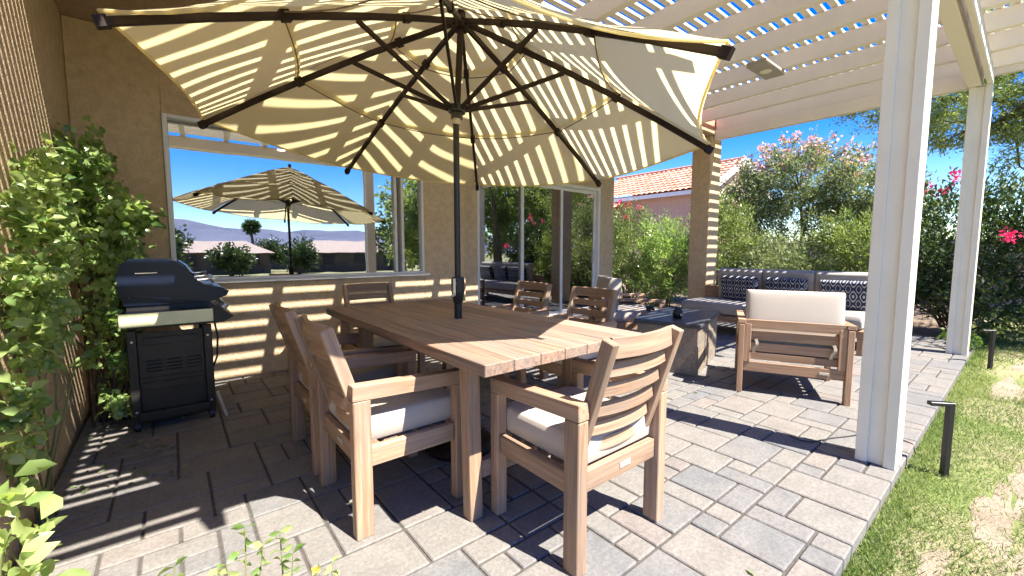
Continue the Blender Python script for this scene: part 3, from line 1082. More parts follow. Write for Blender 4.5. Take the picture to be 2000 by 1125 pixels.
mb.build('tabletop', M['teak_top'], tab, world=True)
mb = MB()
for x in (TX0 + 0.155, TX1 - 0.155):
    box_thing(mb, x - 0.018, x + 0.018, TY0 + 0.38, TY1 - 0.38, 0.69, TB - 0.001, 0.003)
for yy in (TY0 + 0.34, TY1 - 0.34):
    box_thing(mb, TX0 + 0.195, TX1 - 0.195, yy - 0.018, yy + 0.018, 0.69, TB - 0.001, 0.003)
mb.build('apron', M['teak'], tab, world=True)
for sxn in (1, -1):
    for syn in (1, -1):
        cx_ = TX0 if sxn == 1 else TX1; cy_ = TY0 if syn == 1 else TY1
        top = np.array((cx_ + sxn * 0.155, cy_ + syn * 0.34, TB - 0.001)); bot = np.array((cx_ + sxn * 0.172, cy_ + syn * 0.342, 0.0))
        mb = MB()
        mb.bar(bot, top, 0.066, 0.066, up=(0, 1, 0), tone=0.55)
        mb.build('leg', M['teak'], tab, world=True)
for yy in (TY0 + 0.342, TY1 - 0.342):
    mb = MB(); box_thing(mb, TX0 + 0.21, TX1 - 0.21, yy - 0.02, yy + 0.02, 0.18, 0.26, 0.003)
    mb.build('stretcher', M['teak'], tab, world=True)

# =================================================================== DINING CHAIRS
def make_chair(label):
    t_ = thing('dining_chair', label, 'chair', (0, 0, 0), 0, 'teak armchairs round the dining table')
    W2 = 0.2925; lw_ = 0.055; D0, D1 = -0.26, 0.285    # local y: back -0.26, front 0.285
    for sx_ in (-1, 1):
        x = sx_ * (W2 - lw_ / 2)
        mb = MB(); mb.box((x, D0 + 0.0375, 0.30), (lw_, 0.075, 0.60), None, 0.004); mb.build('leg', M['teak'], t_)
        mb = MB(); mb.box((x, D1 - 0.03, 0.29), (lw_, 0.055, 0.58), None, 0.004); mb.build('leg', M['teak'], t_)
        mb = MB(); mb.bar((x, D0, 0.636), (x, D1 - 0.002, 0.612), lw_ + 0.001, 0.066); mb.build('armrest', M['teak'], t_)
        # back stile leans back from behind the seat
        mb = MB(); xs_ = sx_ * (W2 - lw_ - 0.022)
        mb.bar((xs_, D0 + 0.10, 0.36), (xs_ , D0 - 0.075, 0.905), 0.038, 0.055, up=(0, 1, 0)); mb.build('back_stile', M['teak'], t_)
        mb = MB(); mb.box((x, (D0 + D1) / 2, 0.345), (0.034, D1 - D0 - 0.125, 0.085), None, 0.003); mb.build('side_rail', M['teak'], t_)
    for k in range(6):
        z = 0.455 + k * 0.083
        f = (z - 0.36) / 0.545
        y = D0 + 0.10 - 0.175 * f
        hw = W2 - lw_ - 0.045
        pts = [(hw * u, y - 0.028 * (1 - u * u) + 0.004, z) for u in np.linspace(-1, 1, 11)]
        h_ = 0.052 if k < 5 else 0.078
        mb = MB(); mb.sweep([(p[0], p[1], p[2] + (0.004 if k == 5 else 0)) for p in pts], 0.018, h_, up=(0, 0.1, 1)); mb.build('back_slat', M['teak'], t_)
    mb = MB(); mb.box((0, D0 + 0.0375, 0.345), (W2 * 2 - lw_ * 2 - 0.001, 0.03, 0.085), None, 0.003)
    rr = mb.build('rear_rail', M['teak'], t_)
    mb = MB(); mb.box((0.02, D0 + 0.0375 - 0.017, 0.345), (0.07, 0.003, 0.024), None, 0.001); mb.build('badge', M['steel'], rr)
    mb = MB(); mb.box((0, D1 - 0.03, 0.345), (W2 * 2 - lw_ * 2 - 0.001, 0.03, 0.085), None, 0.003)
    mb.build('front_rail', M['teak'], t_)
    mb = MB()
    for k in range(5):
        mb.box((0, D0 + 0.10 + k * 0.085, 0.372), (W2 * 2 - lw_ * 2 - 0.03, 0.065, 0.018), None, 0.002)
    mb.build('seat_slats', M['teak'], t_)
    cu_ = rounded_cushion(0.475, 0.50, 0.125, (0, 0.035, 0.448), puff=0.08, n=20)
    cu_.build('seat_cushion', M['cushion'], t_, smooth=True)
    return t_

ch0 = make_chair('teak armchair at the near end of the table, its slatted back towards the viewer')
places = [((1.40, 1.245, 0), 0, None),
          ((0.805, 2.0, 0), -90, 'teak armchair on the grill side of the table, nearest the viewer, half sunlit seat'),
          ((0.805, 2.672, 0), -90, 'shaded teak armchair on the grill side of the table, behind the half sunlit one'),
          ((1.47, 3.72, 0), 180, 'teak armchair at the far end of the table, below the picture window'),
          ((2.52, 3.16, 0), 90, 'teak armchair on the sofa side of the table, in front of the sliding door'),
          ((2.46, 2.33, 0), 90, 'teak armchair on the sofa side of the table, in front of the left lounge chair')]
for i, (loc, rz, lb) in enumerate(places):
    o = ch0 if i == 0 else copy_tree(ch0)
    o.location = loc; o.rotation_euler = (0, 0, R(rz))
    if lb: o['label'] = lb

# =================================================================== LOUNGE CHAIRS
def make_lounge(label):
    t_ = thing('lounge_chair', label, 'lounge chair', (0, 0, 0), 0, 'teak lounge chairs by the fire table')
    W2 = 0.40; D0, D1 = -0.40, 0.40
    for sx_ in (-1, 1):
        x = sx_ * (W2 - 0.022)
        mb = MB(); mb.box((x, D0 + 0.035, 0.30), (0.044, 0.07, 0.60), None, 0.004); mb.build('leg', M['lounge_wood'], t_)
        mb = MB(); mb.box((x, D1 - 0.035, 0.29), (0.044, 0.07, 0.58), None, 0.004); mb.build('leg', M['lounge_wood'], t_)
        mb = MB(); mb.bar((x, D0 + 0.002, 0.625), (x, D1, 0.60), 0.060, 0.036); mb.build('armrest', M['lounge_wood'], t_)
        mb = MB(); mb.box((x, 0, 0.28), (0.03, D1 - D0 - 0.142, 0.085), None, 0.003); mb.build('side_rail', M['lounge_wood'], t_)
        mb = MB(); mb.box((sx_ * (W2 - 0.070), D0 + 0.022, 0.44), (0.05, 0.03, 0.33), None, 0.003); mb.build('back_stile', M['lounge_wood'], t_)
    for (z, h_) in ((0.605, 0.075), (0.505, 0.075), (0.405, 0.075), (0.325, 0.06)):
        mb = MB(); mb.box((0, D0 + (0.02 if z > 0.6 else 0.045), z), (W2 * 2 - 0.09, 0.022, h_), None, 0.003)
        mb.build('back_slat', M['lounge_wood'], t_)
    mb = MB(); mb.box((0, D0 + 0.032, 0.235), (W2 * 2 - 0.09, 0.032, 0.085), None, 0.003); rr = mb.build('rear_rail', M['lounge_wood'], t_)
    mb = MB(); mb.box((0.22, D0 + 0.014, 0.235), (0.065, 0.003, 0.02), None, 0.001); mb.build('badge', M['steel'], rr)
    mb = MB(); mb.box((0, D1 - 0.032, 0.265), (W2 * 2 - 0.09, 0.032, 0.085), None, 0.003); mb.build('front_rail', M['lounge_wood'], t_)
    mb = MB()
    for k in range(7):
        mb.box((0, D0 + 0.10 + k * 0.10, 0.30), (W2 * 2 - 0.10, 0.07, 0.02), None, 0.002)
    mb.build('seat_slats', M['lounge_wood'], t_)
    rounded_cushion(0.70, 0.70, 0.16, (0, 0.04, 0.39), puff=0.12, n=18).build('seat_cushion', M['cushion'], t_, smooth=True)
    bc = rounded_cushion(0.70, 0.44, 0.20, (0, -0.235, 0.665), rotm(82, 0, 0), puff=0.3, n=20).build('back_cushion', M['cushion'], t_, smooth=True)
    for sx_ in (-1, 1):
        mb = MB()
        pts = [(sx_ * 0.27 + 0.012 * math.sin(a * 1.3), D0 + 0.012 - 0.012 * math.sin(a), 0.475 - 0.028 * a) for a in np.linspace(0, 4.2, 9)]
        mb.sweep(pts, 0.022, 0.003, up=(0, 1, 0.2))
        mb.build('tie', M['strap'], bc)
    return t_
lo0 = make_lounge('teak lounge chair with pale cushions, its back to the viewer beside the cream post')
lo0.location = (4.31, 1.35, 0); lo0.rotation_euler = (0, 0, R(-66))
lo1 = copy_tree(lo0); lo1.location = (4.72, 3.42, 0); lo1.rotation_euler = (0, 0, R(-128))
lo1['label'] = 'teak lounge chair between sliding door and fire table, a dark gadget on it'

# =================================================================== SOFA AND PILLOWS
sofa = thing('sofa', 'long low teak sofa with taupe seat and back cushions before the hedge', 'sofa', (6.55, 2.1, 0), 0)
for (x, y) in ((6.24, 1.2), (6.24, 3.40), (7.0, 1.2), (7.0, 3.40)):
    mb = MB(); box_thing(mb, x - 0.03, x + 0.03, y - 0.03, y + 0.03, 0.0, 0.202, 0.004)
    mb.build('leg', M['lounge_wood'], sofa, world=True)
mb = MB(); box_thing(mb, 6.2, 7.05, 1.15, 3.45, 0.205, 0.29, 0.004); mb.build('frame', M['lounge_wood'], sofa, world=True)
mb = MB(); box_thing(mb, 7.0, 7.05, 1.15, 3.45, 0.295, 0.66, 0.004); mb.build('back_frame', M['lounge_wood'], sofa, world=True)
for k in range(3):
    y = 1.52 + 0.66 * k + (0.13 if k == 2 else 0)
    rounded_cushion(0.80, 0.655 + (0.26 if k == 2 else 0), 0.17, (6.60, y, 0.385), puff=0.1, n=18).build('seat_cushion', M['cushion_grey'], sofa, world=True, smooth=True)
    rounded_cushion(0.50, 0.655, 0.20, (6.93, 1.52 + 0.66 * k, 0.70), rotm(0, 80, 0), puff=0.25, n=18).build('back_cushion', M['cushion_grey'], sofa, world=True, smooth=True)
plb = ['navy pillow with pale lattice pattern on the sofa, nearest the stucco column',
       'navy pillow with pale lattice pattern in the middle of the sofa',
       'navy pillow with pale lattice pattern on the sofa, nearest the cream post']
for k, yy in enumerate((2.80, 2.17, 1.50)):
    o = rounded_cushion(0.50, 0.14, 0.36, (0, 0, 0), puff=0.6, n=14)
    # a pillow is thin along local y: swap so that its face is the x-z plane
    V_ = np.concatenate(o.V); V_ = V_  # already x wide, y thick, z high
    mb = rounded_cushion(0.52, 0.36, 0.14, (0, 0, 0), rotm(90, 0, 0), puff=0.55, n=16)
    ob = mb.build('pillow', M['pattern'], None, smooth=True)
    ob.location = (6.76, yy, 0.665); ob.rotation_euler = (R(12), 0, R(-90 + (-4, 3, 2)[k]))
    tag(ob, plb[k], 'pillow', 'patterned pillows on the sofa')

# =================================================================== FIRE TABLE
ft = thing('fire_table', 'weathered wooden block fire table with dark slate top', 'fire table', (4.36, 2.42, 0), 16)
mb = MB()
mb.box((0, 0, 0.24), (1.06, 0.60, 0.48), None, 0.006)
mb.build('body', M['fire_wood'], ft)
mb = MB(); mb.box((0, 0, 0.502), (1.12, 0.66, 0.038), None, 0.006)
mb.build('top', M['dark_top'], ft)
mb = MB(); mb.box((0.02, -0.303, 0.22), (0.42, 0.006, 0.30), None, 0.001)
dr = mb.build('access_door', M['fire_wood'], ft)
mb = MB(); mb.box((0.20, -0.309, 0.28), (0.02, 0.012, 0.05), None, 0.002); mb.build('handle', M['steel'], dr)
o = thing('lantern', 'small black round lantern standing on the fire table', 'lantern', (4.10, 2.30, 0.522))
mb = MB(); mb.lathe([(0.035, 0), (0.048, 0.01), (0.052, 0.05), (0.045, 0.085), (0.030, 0.10), (0.030, 0.11), (0.018, 0.115)], (0, 0, 0), 24)
mb.build('body', M['black'], o, smooth=True)
mb = MB(); mb.tube([(0.04 * math.cos(a), 0, 0.09 + 0.045 * math.sin(a)) for a in np.linspace(0, math.pi, 12)], 0.004, 6)
mb.build('handle', M['black'], o)
mb = MB(); mb.tube([(-0.03, -0.052, 0.045), (-0.03, -0.062, 0.045)], 0.014, 12)
mb.build('dial', M['steel'], o)
# gadget with its cord on the lounge chair
o = thing('camera_gadget', 'small black gadget with a looped strap on the left lounge chair', 'gadget', (4.62, 2.98, 0.475), 30)
mb = MB(); mb.box((0, 0, 0.04), (0.11, 0.06, 0.07), None, 0.01)
mb.tube([(0.0, -0.03, 0.04), (0.0, -0.07, 0.04)], 0.026, 16)
mb.build('body', M['black'], o)
mb = MB(); mb.tube([(0.055 * math.cos(a) - 0.01, 0.03 + 0.03 * math.sin(2 * a), 0.08 + 0.05 * math.sin(a) + 0.04) for a in np.linspace(0, 2 * math.pi, 22)], 0.005, 6)
mb.build('strap', M['black'], o)
mb = MB(); mb.tube([(0.0, -0.0705, 0.04), (0.0, -0.073, 0.04)], 0.017, 16); mb.build('lens', M['steel'], o)

# =================================================================== GRILL
gr = thing('grill', 'black gas grill on a cart with curved hood and folding side shelf', 'grill', (0.0, 3.72, 0), 0)
# local: x towards the cook (front), y along the grill
mb = MB()
prof = [(-0.26, 0.86), (0.20, 0.86), (0.30, 0.90), (0.315, 0.93), (0.27, 0.96), (0.17, 0.985), (0.12, 1.03), (0.08, 1.10), (0.02, 1.15), (-0.05, 1.165), (-0.20, 1.165), (-0.26, 1.13), (-0.28, 1.05), (-0.275, 0.93)]
mb.prism(prof, 'y', 0.02, 0.74)
hood = mb.build('hood', M['grill_hood'], gr)
mb = MB(); mb.prism([(p[0] * 1.015, (p[1] - 1.0) * 1.03 + 1.003) for p in prof[1:-1]] + [(-0.282, 0.93)], 'y', 0.0, 0.05)
mb.build('hood_cap', M['grill_hood'], hood)
mb = MB(); mb.tube([(0.24, 0.12, 1.02), (0.24, 0.64, 1.02)], 0.013, 10)
for yy in (0.14, 0.62): mb.tube([(0.14, yy, 1.01), (0.24, yy, 1.02)], 0.009, 8)
mb.build('hood_handle', M['steel'], hood)
mb = MB(); mb.prism([(-0.25, 0.70), (0.28, 0.70), (0.345, 0.74), (0.20, 0.858), (-0.25, 0.858)], 'y', 0.03, 0.73)
fb = mb.build('firebox', M['grill_steel'], gr)
for k in range(4):
    mb = MB(); c_ = np.array((0.285, 0.12 + k * 0.16, 0.80)); d_ = np.array((0.62, 0, 0.78))
    mb.tube([c_, c_ + d_ * 0.012, c_ + d_ * 0.035], [0.03, 0.027, 0.022], 14)
    mb.build('knob', M['steel'], gr)
for x in (-0.235, 0.175):
    for yy in (0.02, 0.70):
        mb = MB(); mb.box((x, yy, 0.365), (0.05, 0.045, 0.66), None, 0.004); mb.build('cart_post', M['grill_steel'], gr)
mb = MB(); mb.box((-0.03, 0.035, 0.36), (0.358, 0.008, 0.62), None, 0.001)
sp_ = mb.build('side_panel', M['grill_steel'], gr)
mb = MB()
for cx_ in (-0.13, -0.02, 0.09):
    for k in range(4):
        mb.box((cx_, 0.029, 0.40 + k * 0.024), (0.085, 0.006, 0.008), rotm(25, 0, 0), 0.001)
mb.build('louvre', M['black'], sp_)
for (zz, hh_, ww) in ((0.355, 0.012, 0.34), (0.30, 0.05, 0.34), (0.61, 0.05, 0.30)):
    mb = MB(); mb.box((-0.03, 0.027, zz), (ww, 0.010, hh_), None, 0.002); mb.build('pressed_rib', M['grill_steel'], sp_)
for (bx_, bz_) in ((-0.235, 0.62), (-0.235, 0.14), (0.175, 0.62), (0.175, 0.14)):
    mb = MB(); mb.tube([(bx_, -0.003, bz_), (bx_, -0.009, bz_)], 0.007, 10); mb.build('bolt', M['steel'], gr)
mb = MB(); mb.tube([(-0.19, -0.004, 1.075), (-0.08, -0.004, 1.078)], 0.004, 8); mb.build('hood_highlight', M['steel'], hood)  # thin pale strip added to stand in for the highlight on the lid
mb = MB(); mb.tube([(0.225, 0.38, 1.0), (0.24, 0.38, 1.01)], 0.035, 18); mb.build('gauge', M['steel'], hood)
mb = MB(); mb.box((-0.03, 0.36, 0.09), (0.40, 0.70, 0.025), None, 0.003); mb.box((-0.03, 0.0, 0.10), (0.40, 0.03, 0.06), None, 0.006)
mb.build('bottom_shelf', M['grill_steel'], gr)
mb = MB(); mb.box((0.195, 0.36, 0.38), (0.012, 0.62, 0.52), None, 0.002); mb.build('cabinet_door', M['grill_steel'], gr)
mb = MB(); mb.box((-0.03, -0.12, 0.80), (0.45, 0.26, 0.05), None, 0.006); sh = mb.build('side_shelf', M['grill_hood'], gr)
mb = MB(); mb.box((-0.035, -0.258, 0.795), (0.47, 0.012, 0.085), None, 0.004)
M['shelf_edge'] = simple('pale_shelf_edge', (0.70, 0.70, 0.42), 0.45, bs=0)
mb.build('shelf_edge', M['shelf_edge'], sh)
for (x, yy) in ((-0.235, 0.02), (0.175, 0.02), (-0.235, 0.70), (0.175, 0.70)):
    mb = MB(); mb.tube([(x - 0.015, yy, 0.032), (x + 0.015, yy, 0.032)], 0.031, 16); mb.build('wheel', M['black'], gr)
mb = MB(); mb.box((0.235, -0.02, 0.10), (0.02, 0.03, 0.20), rotm(0, -14, 0), 0.004); mb.build('tank_bracket', M['steel'], gr)
mb = MB(); mb.tube([(0.22, 0.03, 0.72), (0.235, 0.02, 0.60), (0.225, 0.02, 0.45), (0.20, 0.03, 0.38)], 0.007, 8); mb.build('gas_hose', M['black'], gr)

# =================================================================== SMALL THINGS OUTSIDE
def path_light(label, loc, rz):
    o = thing('path_light', label, 'path light', loc, rz, 'black path lights along the patio edge')
    mb = MB(); mb.box((0, 0, 0.21), (0.028, 0.034, 0.46), None, 0.002); mb.build('stake', M['black'], o)
    mb = MB(); mb.box((-0.045, 0, 0.43), (0.118, 0.036, 0.022), None, 0.002); mb.build('lamp_head', M['black'], o)
path_light('black L-shaped path light in the grass near the close cream post', (3.40, 0.235, -0.075), -50)
path_light('black L-shaped path light in the grass by the far cream post', (6.95, 0.21, -0.075), -50)
mb = MB()
pts = [(3.12, 0.93, 0.006), (3.09, 0.86, 0.007), (3.13, 0.80, 0.006), (3.2, 0.78, 0.006), (3.3, 0.74, 0.006), (3.42, 0.68, 0.006), (3.6, 0.6, 0.006), (3.62, 0.45, 0.006), (3.6, 0.395, 0.0), (3.6, 0.38, -0.06)]
mb.tube(pts, 0.0035, 6)
tag(mb.build('cable', M['black']), 'thin black cable lying on the pavers beside the close cream post', 'cable')

# =================================================================== NEIGHBOUR HOUSE
nh = thing('neighbor_house', 'pink stucco house with red barrel tile roof behind the hedge', 'house', (20, 12, 0))
def tile_roof(xe, ze, xr, zr, ya, yb, lim=None):
    """barrel tiles on a slope that climbs in +x from the eave to the ridge"""
    rows = int(math.hypot(xr - xe, zr - ze) / 0.38) + 1
    tw = 0.27
    nw = int((yb - ya) / tw); sp = 8
    V = []; T = []; F = []
    nc_ = nw * sp + 1
    sl = math.hypot(xr - xe, zr - ze); ux, uz = (xr - xe) / sl, (zr - ze) / sl
    tone = rng.random((rows, nw))
    for r_ in range(rows):
        for e in (0, 1):
            for j in range(nc_):
                d = min(sl, (r_ + e) * 0.38)
                ph = (j % sp) / sp
                hgt = 0.055 * abs(math.sin(math.pi * ph)) ** 0.8 + (0.045 if e == 0 else 0.0)
                V.append((xe + ux * d - uz * hgt, ya + j * tw / sp, ze + uz * d + ux * hgt))
                T.append(tone[r_, min(j // sp, nw - 1)])
    for r_ in range(rows * 2 - 1):
        for j in range(nc_ - 1):
            a = r_ * nc_ + j
            F.append([a, a + nc_, a + nc_ + 1, a + 1])
    return V, F, T
mb = MB()
V, F, T = tile_roof(17.0, 3.80, 20.0, 5.30, 8.25, 15.2)
mb.add(V, [f[::-1] for f in F], None, np.array(T))
mb.box((20.0, 11.7, 5.34), (0.26, 6.95, 0.14), None, 0.04, 0.6)
mb.add([(20.0, 8.25, 5.30), (20.0, 15.2, 5.30), (23.0, 15.2, 3.8), (23.0, 8.25, 3.8)], [[0, 1, 2, 3]], None, 0.5)
rf = mb.build('roof', M['tile'], nh, world=True)
mb = MB()
V, F, T = tile_roof(15.6, 2.95, 17.3, 3.65, 12.6, 18.5)
mb.add(V, [f[::-1] for f in F], None, np.array(T))
mb.build('porch_roof', M['tile'], nh, world=True)
mb = MB()
box_thing(mb, 17.5, 22.6, 8.6, 18.0, 0, 3.9, 0.01)
mb.prism([(17.5, 3.88), (22.6, 3.88), (20.05, 5.15)], 'y', 8.62, 8.9)
mb.build('wall', M['stucco_pink'], nh, world=True)
mb = MB()
box_thing(mb, 16.1, 17.48, 13.0, 18.0, 0, 2.95, 0.01)
mb.build('porch_wall', M['stucco_pink'], nh, world=True)
mb = MB()
mb.bar((16.95, 8.22, 3.74), (20.0, 8.22, 5.26), 0.05, 0.26, tone=0.5)
mb.bar((20.0, 8.22, 5.26), (23.05, 8.22, 3.74), 0.05, 0.26, tone=0.5)
mb.bar((16.98, 8.25, 3.70), (16.98, 15.2, 3.70), 0.05, 0.16, tone=0.5)
mb.build('fascia', M['white'], nh, world=True)

# low pink garden wall behind the hedge
gw = MB(); box_thing(gw, 14.6, 14.8, -2, 13, -0.07, 1.5, 0.01)
tag(gw.build('garden_wall', M['stucco_pink']), 'low pale pink garden wall glimpsed through the hedge', 'wall')

# =================================================================== PLANTS
# shrub in the corner by the grill
plant('corner_shrub', 'leafy green shrub filling the corner beside the grill', 'shrub', (-0.38, 4.15, -0.02),
      [(-0.42, 4.3, 1.50, 0.16, 0.40, 0.45), (-0.34, 4.15, 1.0, 0.16, 0.4, 0.35), (-0.36, 4.0, 0.55, 0.14, 0.35, 0.42), (-0.42, 4.1, 1.85, 0.12, 0.25, 0.30), (-0.24, 4.1, 1.45, 0.12, 0.25, 0.16), (-0.26, 4.1, 1.12, 0.12, 0.25, 0.12)],
      170, 30, 0.062, 0.042, 'leaf_bright', 0.07, 18, 0.009, near=True, xmin=-0.55, stem_mat='bark', droop=-0.3, zmin=0.03,
      clip=lambda q: q[:, 1] < 4.77)
plant('wall_shrub', 'bright green shrub against the side wall at the left edge of the patio', 'shrub', (-0.50, 2.75, -0.02),
      [(-0.46, 2.85, 1.18, 0.07, 0.35, 0.36), (-0.48, 2.75, 0.90, 0.06, 0.3, 0.25), (-0.47, 3.1, 1.5, 0.07, 0.25, 0.22), (-0.50, 2.55, 0.50, 0.04, 0.18, 0.26)],
      120, 24, 0.052, 0.036, 'leaf_lemon', 0.055, 6, 0.005, near=True, xmin=-0.55, stem_mat='stem', droop=-0.25, zmin=0.03)
plant('broadleaf_plant', 'pale green broad-leaved plant at the bottom left corner of the picture', 'plant', (-0.30, 1.2, -0.06),
      [(-0.31, 1.22, 0.55, 0.07, 0.08, 0.10), (-0.34, 1.3, 0.68, 0.06, 0.08, 0.10), (-0.25, 1.12, 0.62, 0.045, 0.05, 0.06)],
      24, 9, 0.055, 0.034, 'leaf_lemon', 0.04, 9, 0.004, near=True, stem_mat='stem', droop=-0.1)
def sprig(label, base, stems_, lab_group):
    o = thing('flowering_sprig', label, 'plant', base, 0, lab_group)
    mbs = MB(); LP = []; LD = []; FP = []
    B = np.array(base, float)
    for (dx, dy, h) in stems_:
        tip = B + np.array((dx, dy, h))
        pts = [B, B + np.array((dx * 0.25, dy * 0.25, h * 0.45)), B + np.array((dx * 0.65, dy * 0.6, h * 0.8)), tip]
        mbs.tube(pts, [0.003, 0.0025, 0.002, 0.0012], 6)
        for k in range(9):
            f = 0.35 + 0.65 * k / 8
            q = np.array(pts[0]) * (1 - f) ** 2 + 2 * f * (1 - f) * np.array(pts[2]) + f * f * tip
            a = k * 1.57 + random.random()
            for s_ in (0, math.pi):
                LP.append(q); LD.append((math.cos(a + s_), math.sin(a + s_), random.uniform(-0.2, 0.5)))
        if random.random() < 0.06: FP.append(tip)
    LP = np.array(LP); LD = np.array(LD)
    sz = rng.uniform(0.018, 0.034, len(LP))
    leaves_mesh('foliage', LP, LD, sz, sz * 0.58, M['leaf_lemon'], o)
    mbs.build('stem', M['stem'], o, world=True)
    if FP:
        for fq in FP:
            quick_leaves('flower', fq + rng.normal(size=(16, 3)) * 0.004, unit(16) + np.array([0, 0, 0.8]), 0.009, 0.008, M['yellow'], o)
gg = 'leggy flowering sprigs along the bottom edge'
sprig('leggy green sprig with small leaves at the bottom edge, leftmost of the sprigs', (-0.05, 1.05, -0.06), [(0.02, 0.04, 0.62), (-0.05, 0.02, 0.58), (0.06, -0.02, 0.60), (0.0, 0.08, 0.56)], gg)
sprig('tall leafy sprig rising over the sunlit pavers, second from the left', (0.08, 1.06, -0.06), [(0.02, 0.05, 0.64), (-0.04, 0.0, 0.60), (0.05, 0.02, 0.60), (-0.02, 0.05, 0.57)], gg)
sprig('slim sprig with large drooping leaves, third from the left at the bottom edge', (0.17, 1.08, -0.06), [(0.0, 0.03, 0.60), (0.02, 0.0, 0.55)], gg)
sprig('short sprig with yellow bloom at the bottom edge, rightmost of the sprigs', (0.28, 1.06, -0.06), [(0.0, 0.03, 0.47), (-0.04, 0.02, 0.48)], gg)

# hedge of oleanders beyond the patio
hg = 'oleander hedge behind the seating'
hedge = [((8.95, 6.35, -0.05), 2.35, 'leaf_ole', 'hotpink', 5, 'airy oleander bush with red-pink blooms, right of the house wall end'),
         ((8.75, 5.25, -0.05), 1.95, 'leaf_bright', None, 0, 'dense bright green bush just left of the stucco column'),
         ((9.0, 4.1, -0.05), 2.35, 'leaf_ole', None, 0, 'light green bush just right of the stucco column'),
         ((8.9, 2.9, -0.05), 1.45, 'leaf_grey', None, 0, 'low grey-green bush behind the middle of the sofa'),
         ((9.1, 1.85, -0.05), 1.9, 'leaf_ole', None, 0, 'green bush behind the sofa, just left of the close cream post'),
         ((10.2, 7.9, -0.05), 2.3, 'leaf_ole', 'hotpink', 6, 'farther oleander with pink blooms below the tiled porch roof')]
for (b_, h, lf, fl, nf, lb) in hedge:
    x, y, _ = b_
    plant('oleander', lb, 'bush', b_, [(x, y, h * 0.5, 0.6, 0.78, h * 0.46), (x - 0.15, y, h * 0.25, 0.5, 0.75, h * 0.25), (x + 0.1, y + 0.3, h * 0.75, 0.4, 0.4, h * 0.25), (x - 0.1, y - 0.3, h * 0.62, 0.4, 0.4, h * 0.3)],
          240, 60, 0.085, 0.024, lf, 0.15, 24, 0.012, droop=0.25, flower=fl, nflow=nf, fsize=0.055, group=hg, stem_mat='stem_pale')
# flowering tree
px, py = 10.9, 3.35
plant('flowering_tree', 'tall shrubby tree with pale pink blossom on top, behind the sofa', 'tree', (px, py, -0.05),
      [(px, py, 2.75, 1.1, 1.3, 0.75), (px, py + 1.0, 2.45, 0.7, 0.6, 0.85), (px, py - 1.2, 2.35, 0.8, 0.8, 0.7), (px, py, 1.7, 1.0, 1.8, 0.8), (px, py + 0.2, 3.3, 0.6, 0.6, 0.3), (px - 0.3, py + 1.5, 2.0, 0.6, 0.5, 0.8), (px - 0.2, py - 1.7, 2.0, 0.7, 0.6, 0.9)],
      900, 60, 0.085, 0.030, 'leaf_grey', 0.17, 50, 0.018, droop=0.1, flower='pink', nflow=98, fsize=0.065,
      trunk=[[(px, py, -0.1, 0.06), (px - 0.1, py + 0.3, 0.7, 0.05), (px - 0.1, py + 0.7, 1.5, 0.035), (px, py + 0.9, 2.2, 0.02)],
             [(px, py, -0.1, 0.07), (px, py - 0.05, 0.8, 0.05), (px + 0.1, py - 0.1, 1.7, 0.04), (px, py, 2.6, 0.02)],
             [(px, py - 0.1, -0.1, 0.06), (px - 0.1, py - 0.6, 0.6, 0.05), (px, py - 1.0, 1.3, 0.035), (px, py - 1.2, 2.1, 0.02)],
             [(px, py, -0.1, 0.05), (px - 0.4, py + 0.8, 0.6, 0.04), (px - 0.5, py + 1.4, 1.2, 0.02)]])
# dark oleander with hot pink blooms past the far post
plant('oleander', 'dark green oleander with hot pink blooms around the far cream post', 'bush', (9.3, 0.65, -0.05),
      [(9.4, 0.75, 1.3, 0.8, 0.75, 1.05), (9.3, 0.0, 1.15, 0.7, 0.6, 0.9), (9.6, -0.5, 0.9, 0.6, 0.5, 0.8), (9.3, 1.2, 1.0, 0.5, 0.5, 0.9), (8.75, 0.3, 0.45, 0.4, 0.5, 0.4)],
      420, 60, 0.08, 0.03, 'leaf_dark', 0.15, 26, 0.014, droop=0.05, flower='hotpink', fsize=0.05,
      flower_at=[(9.0, 0.90, 2.12), (9.0, 0.78, 2.32), (9.0, 0.74, 2.26), (8.55, 0.17, 1.42), (8.5, 0.23, 1.44), (8.5, 0.2, 1.40), (9.2, 1.1, 2.2)], group=hg)
plant('ground_shrub', 'small leafy plant at the foot of the far cream post', 'plant', (7.6, 0.55, -0.03),
      [(7.62, 0.50, 0.12, 0.18, 0.2, 0.14)], 20, 16, 0.06, 0.035, 'leaf_mid', 0.05, 6, 0.004, droop=0.1)

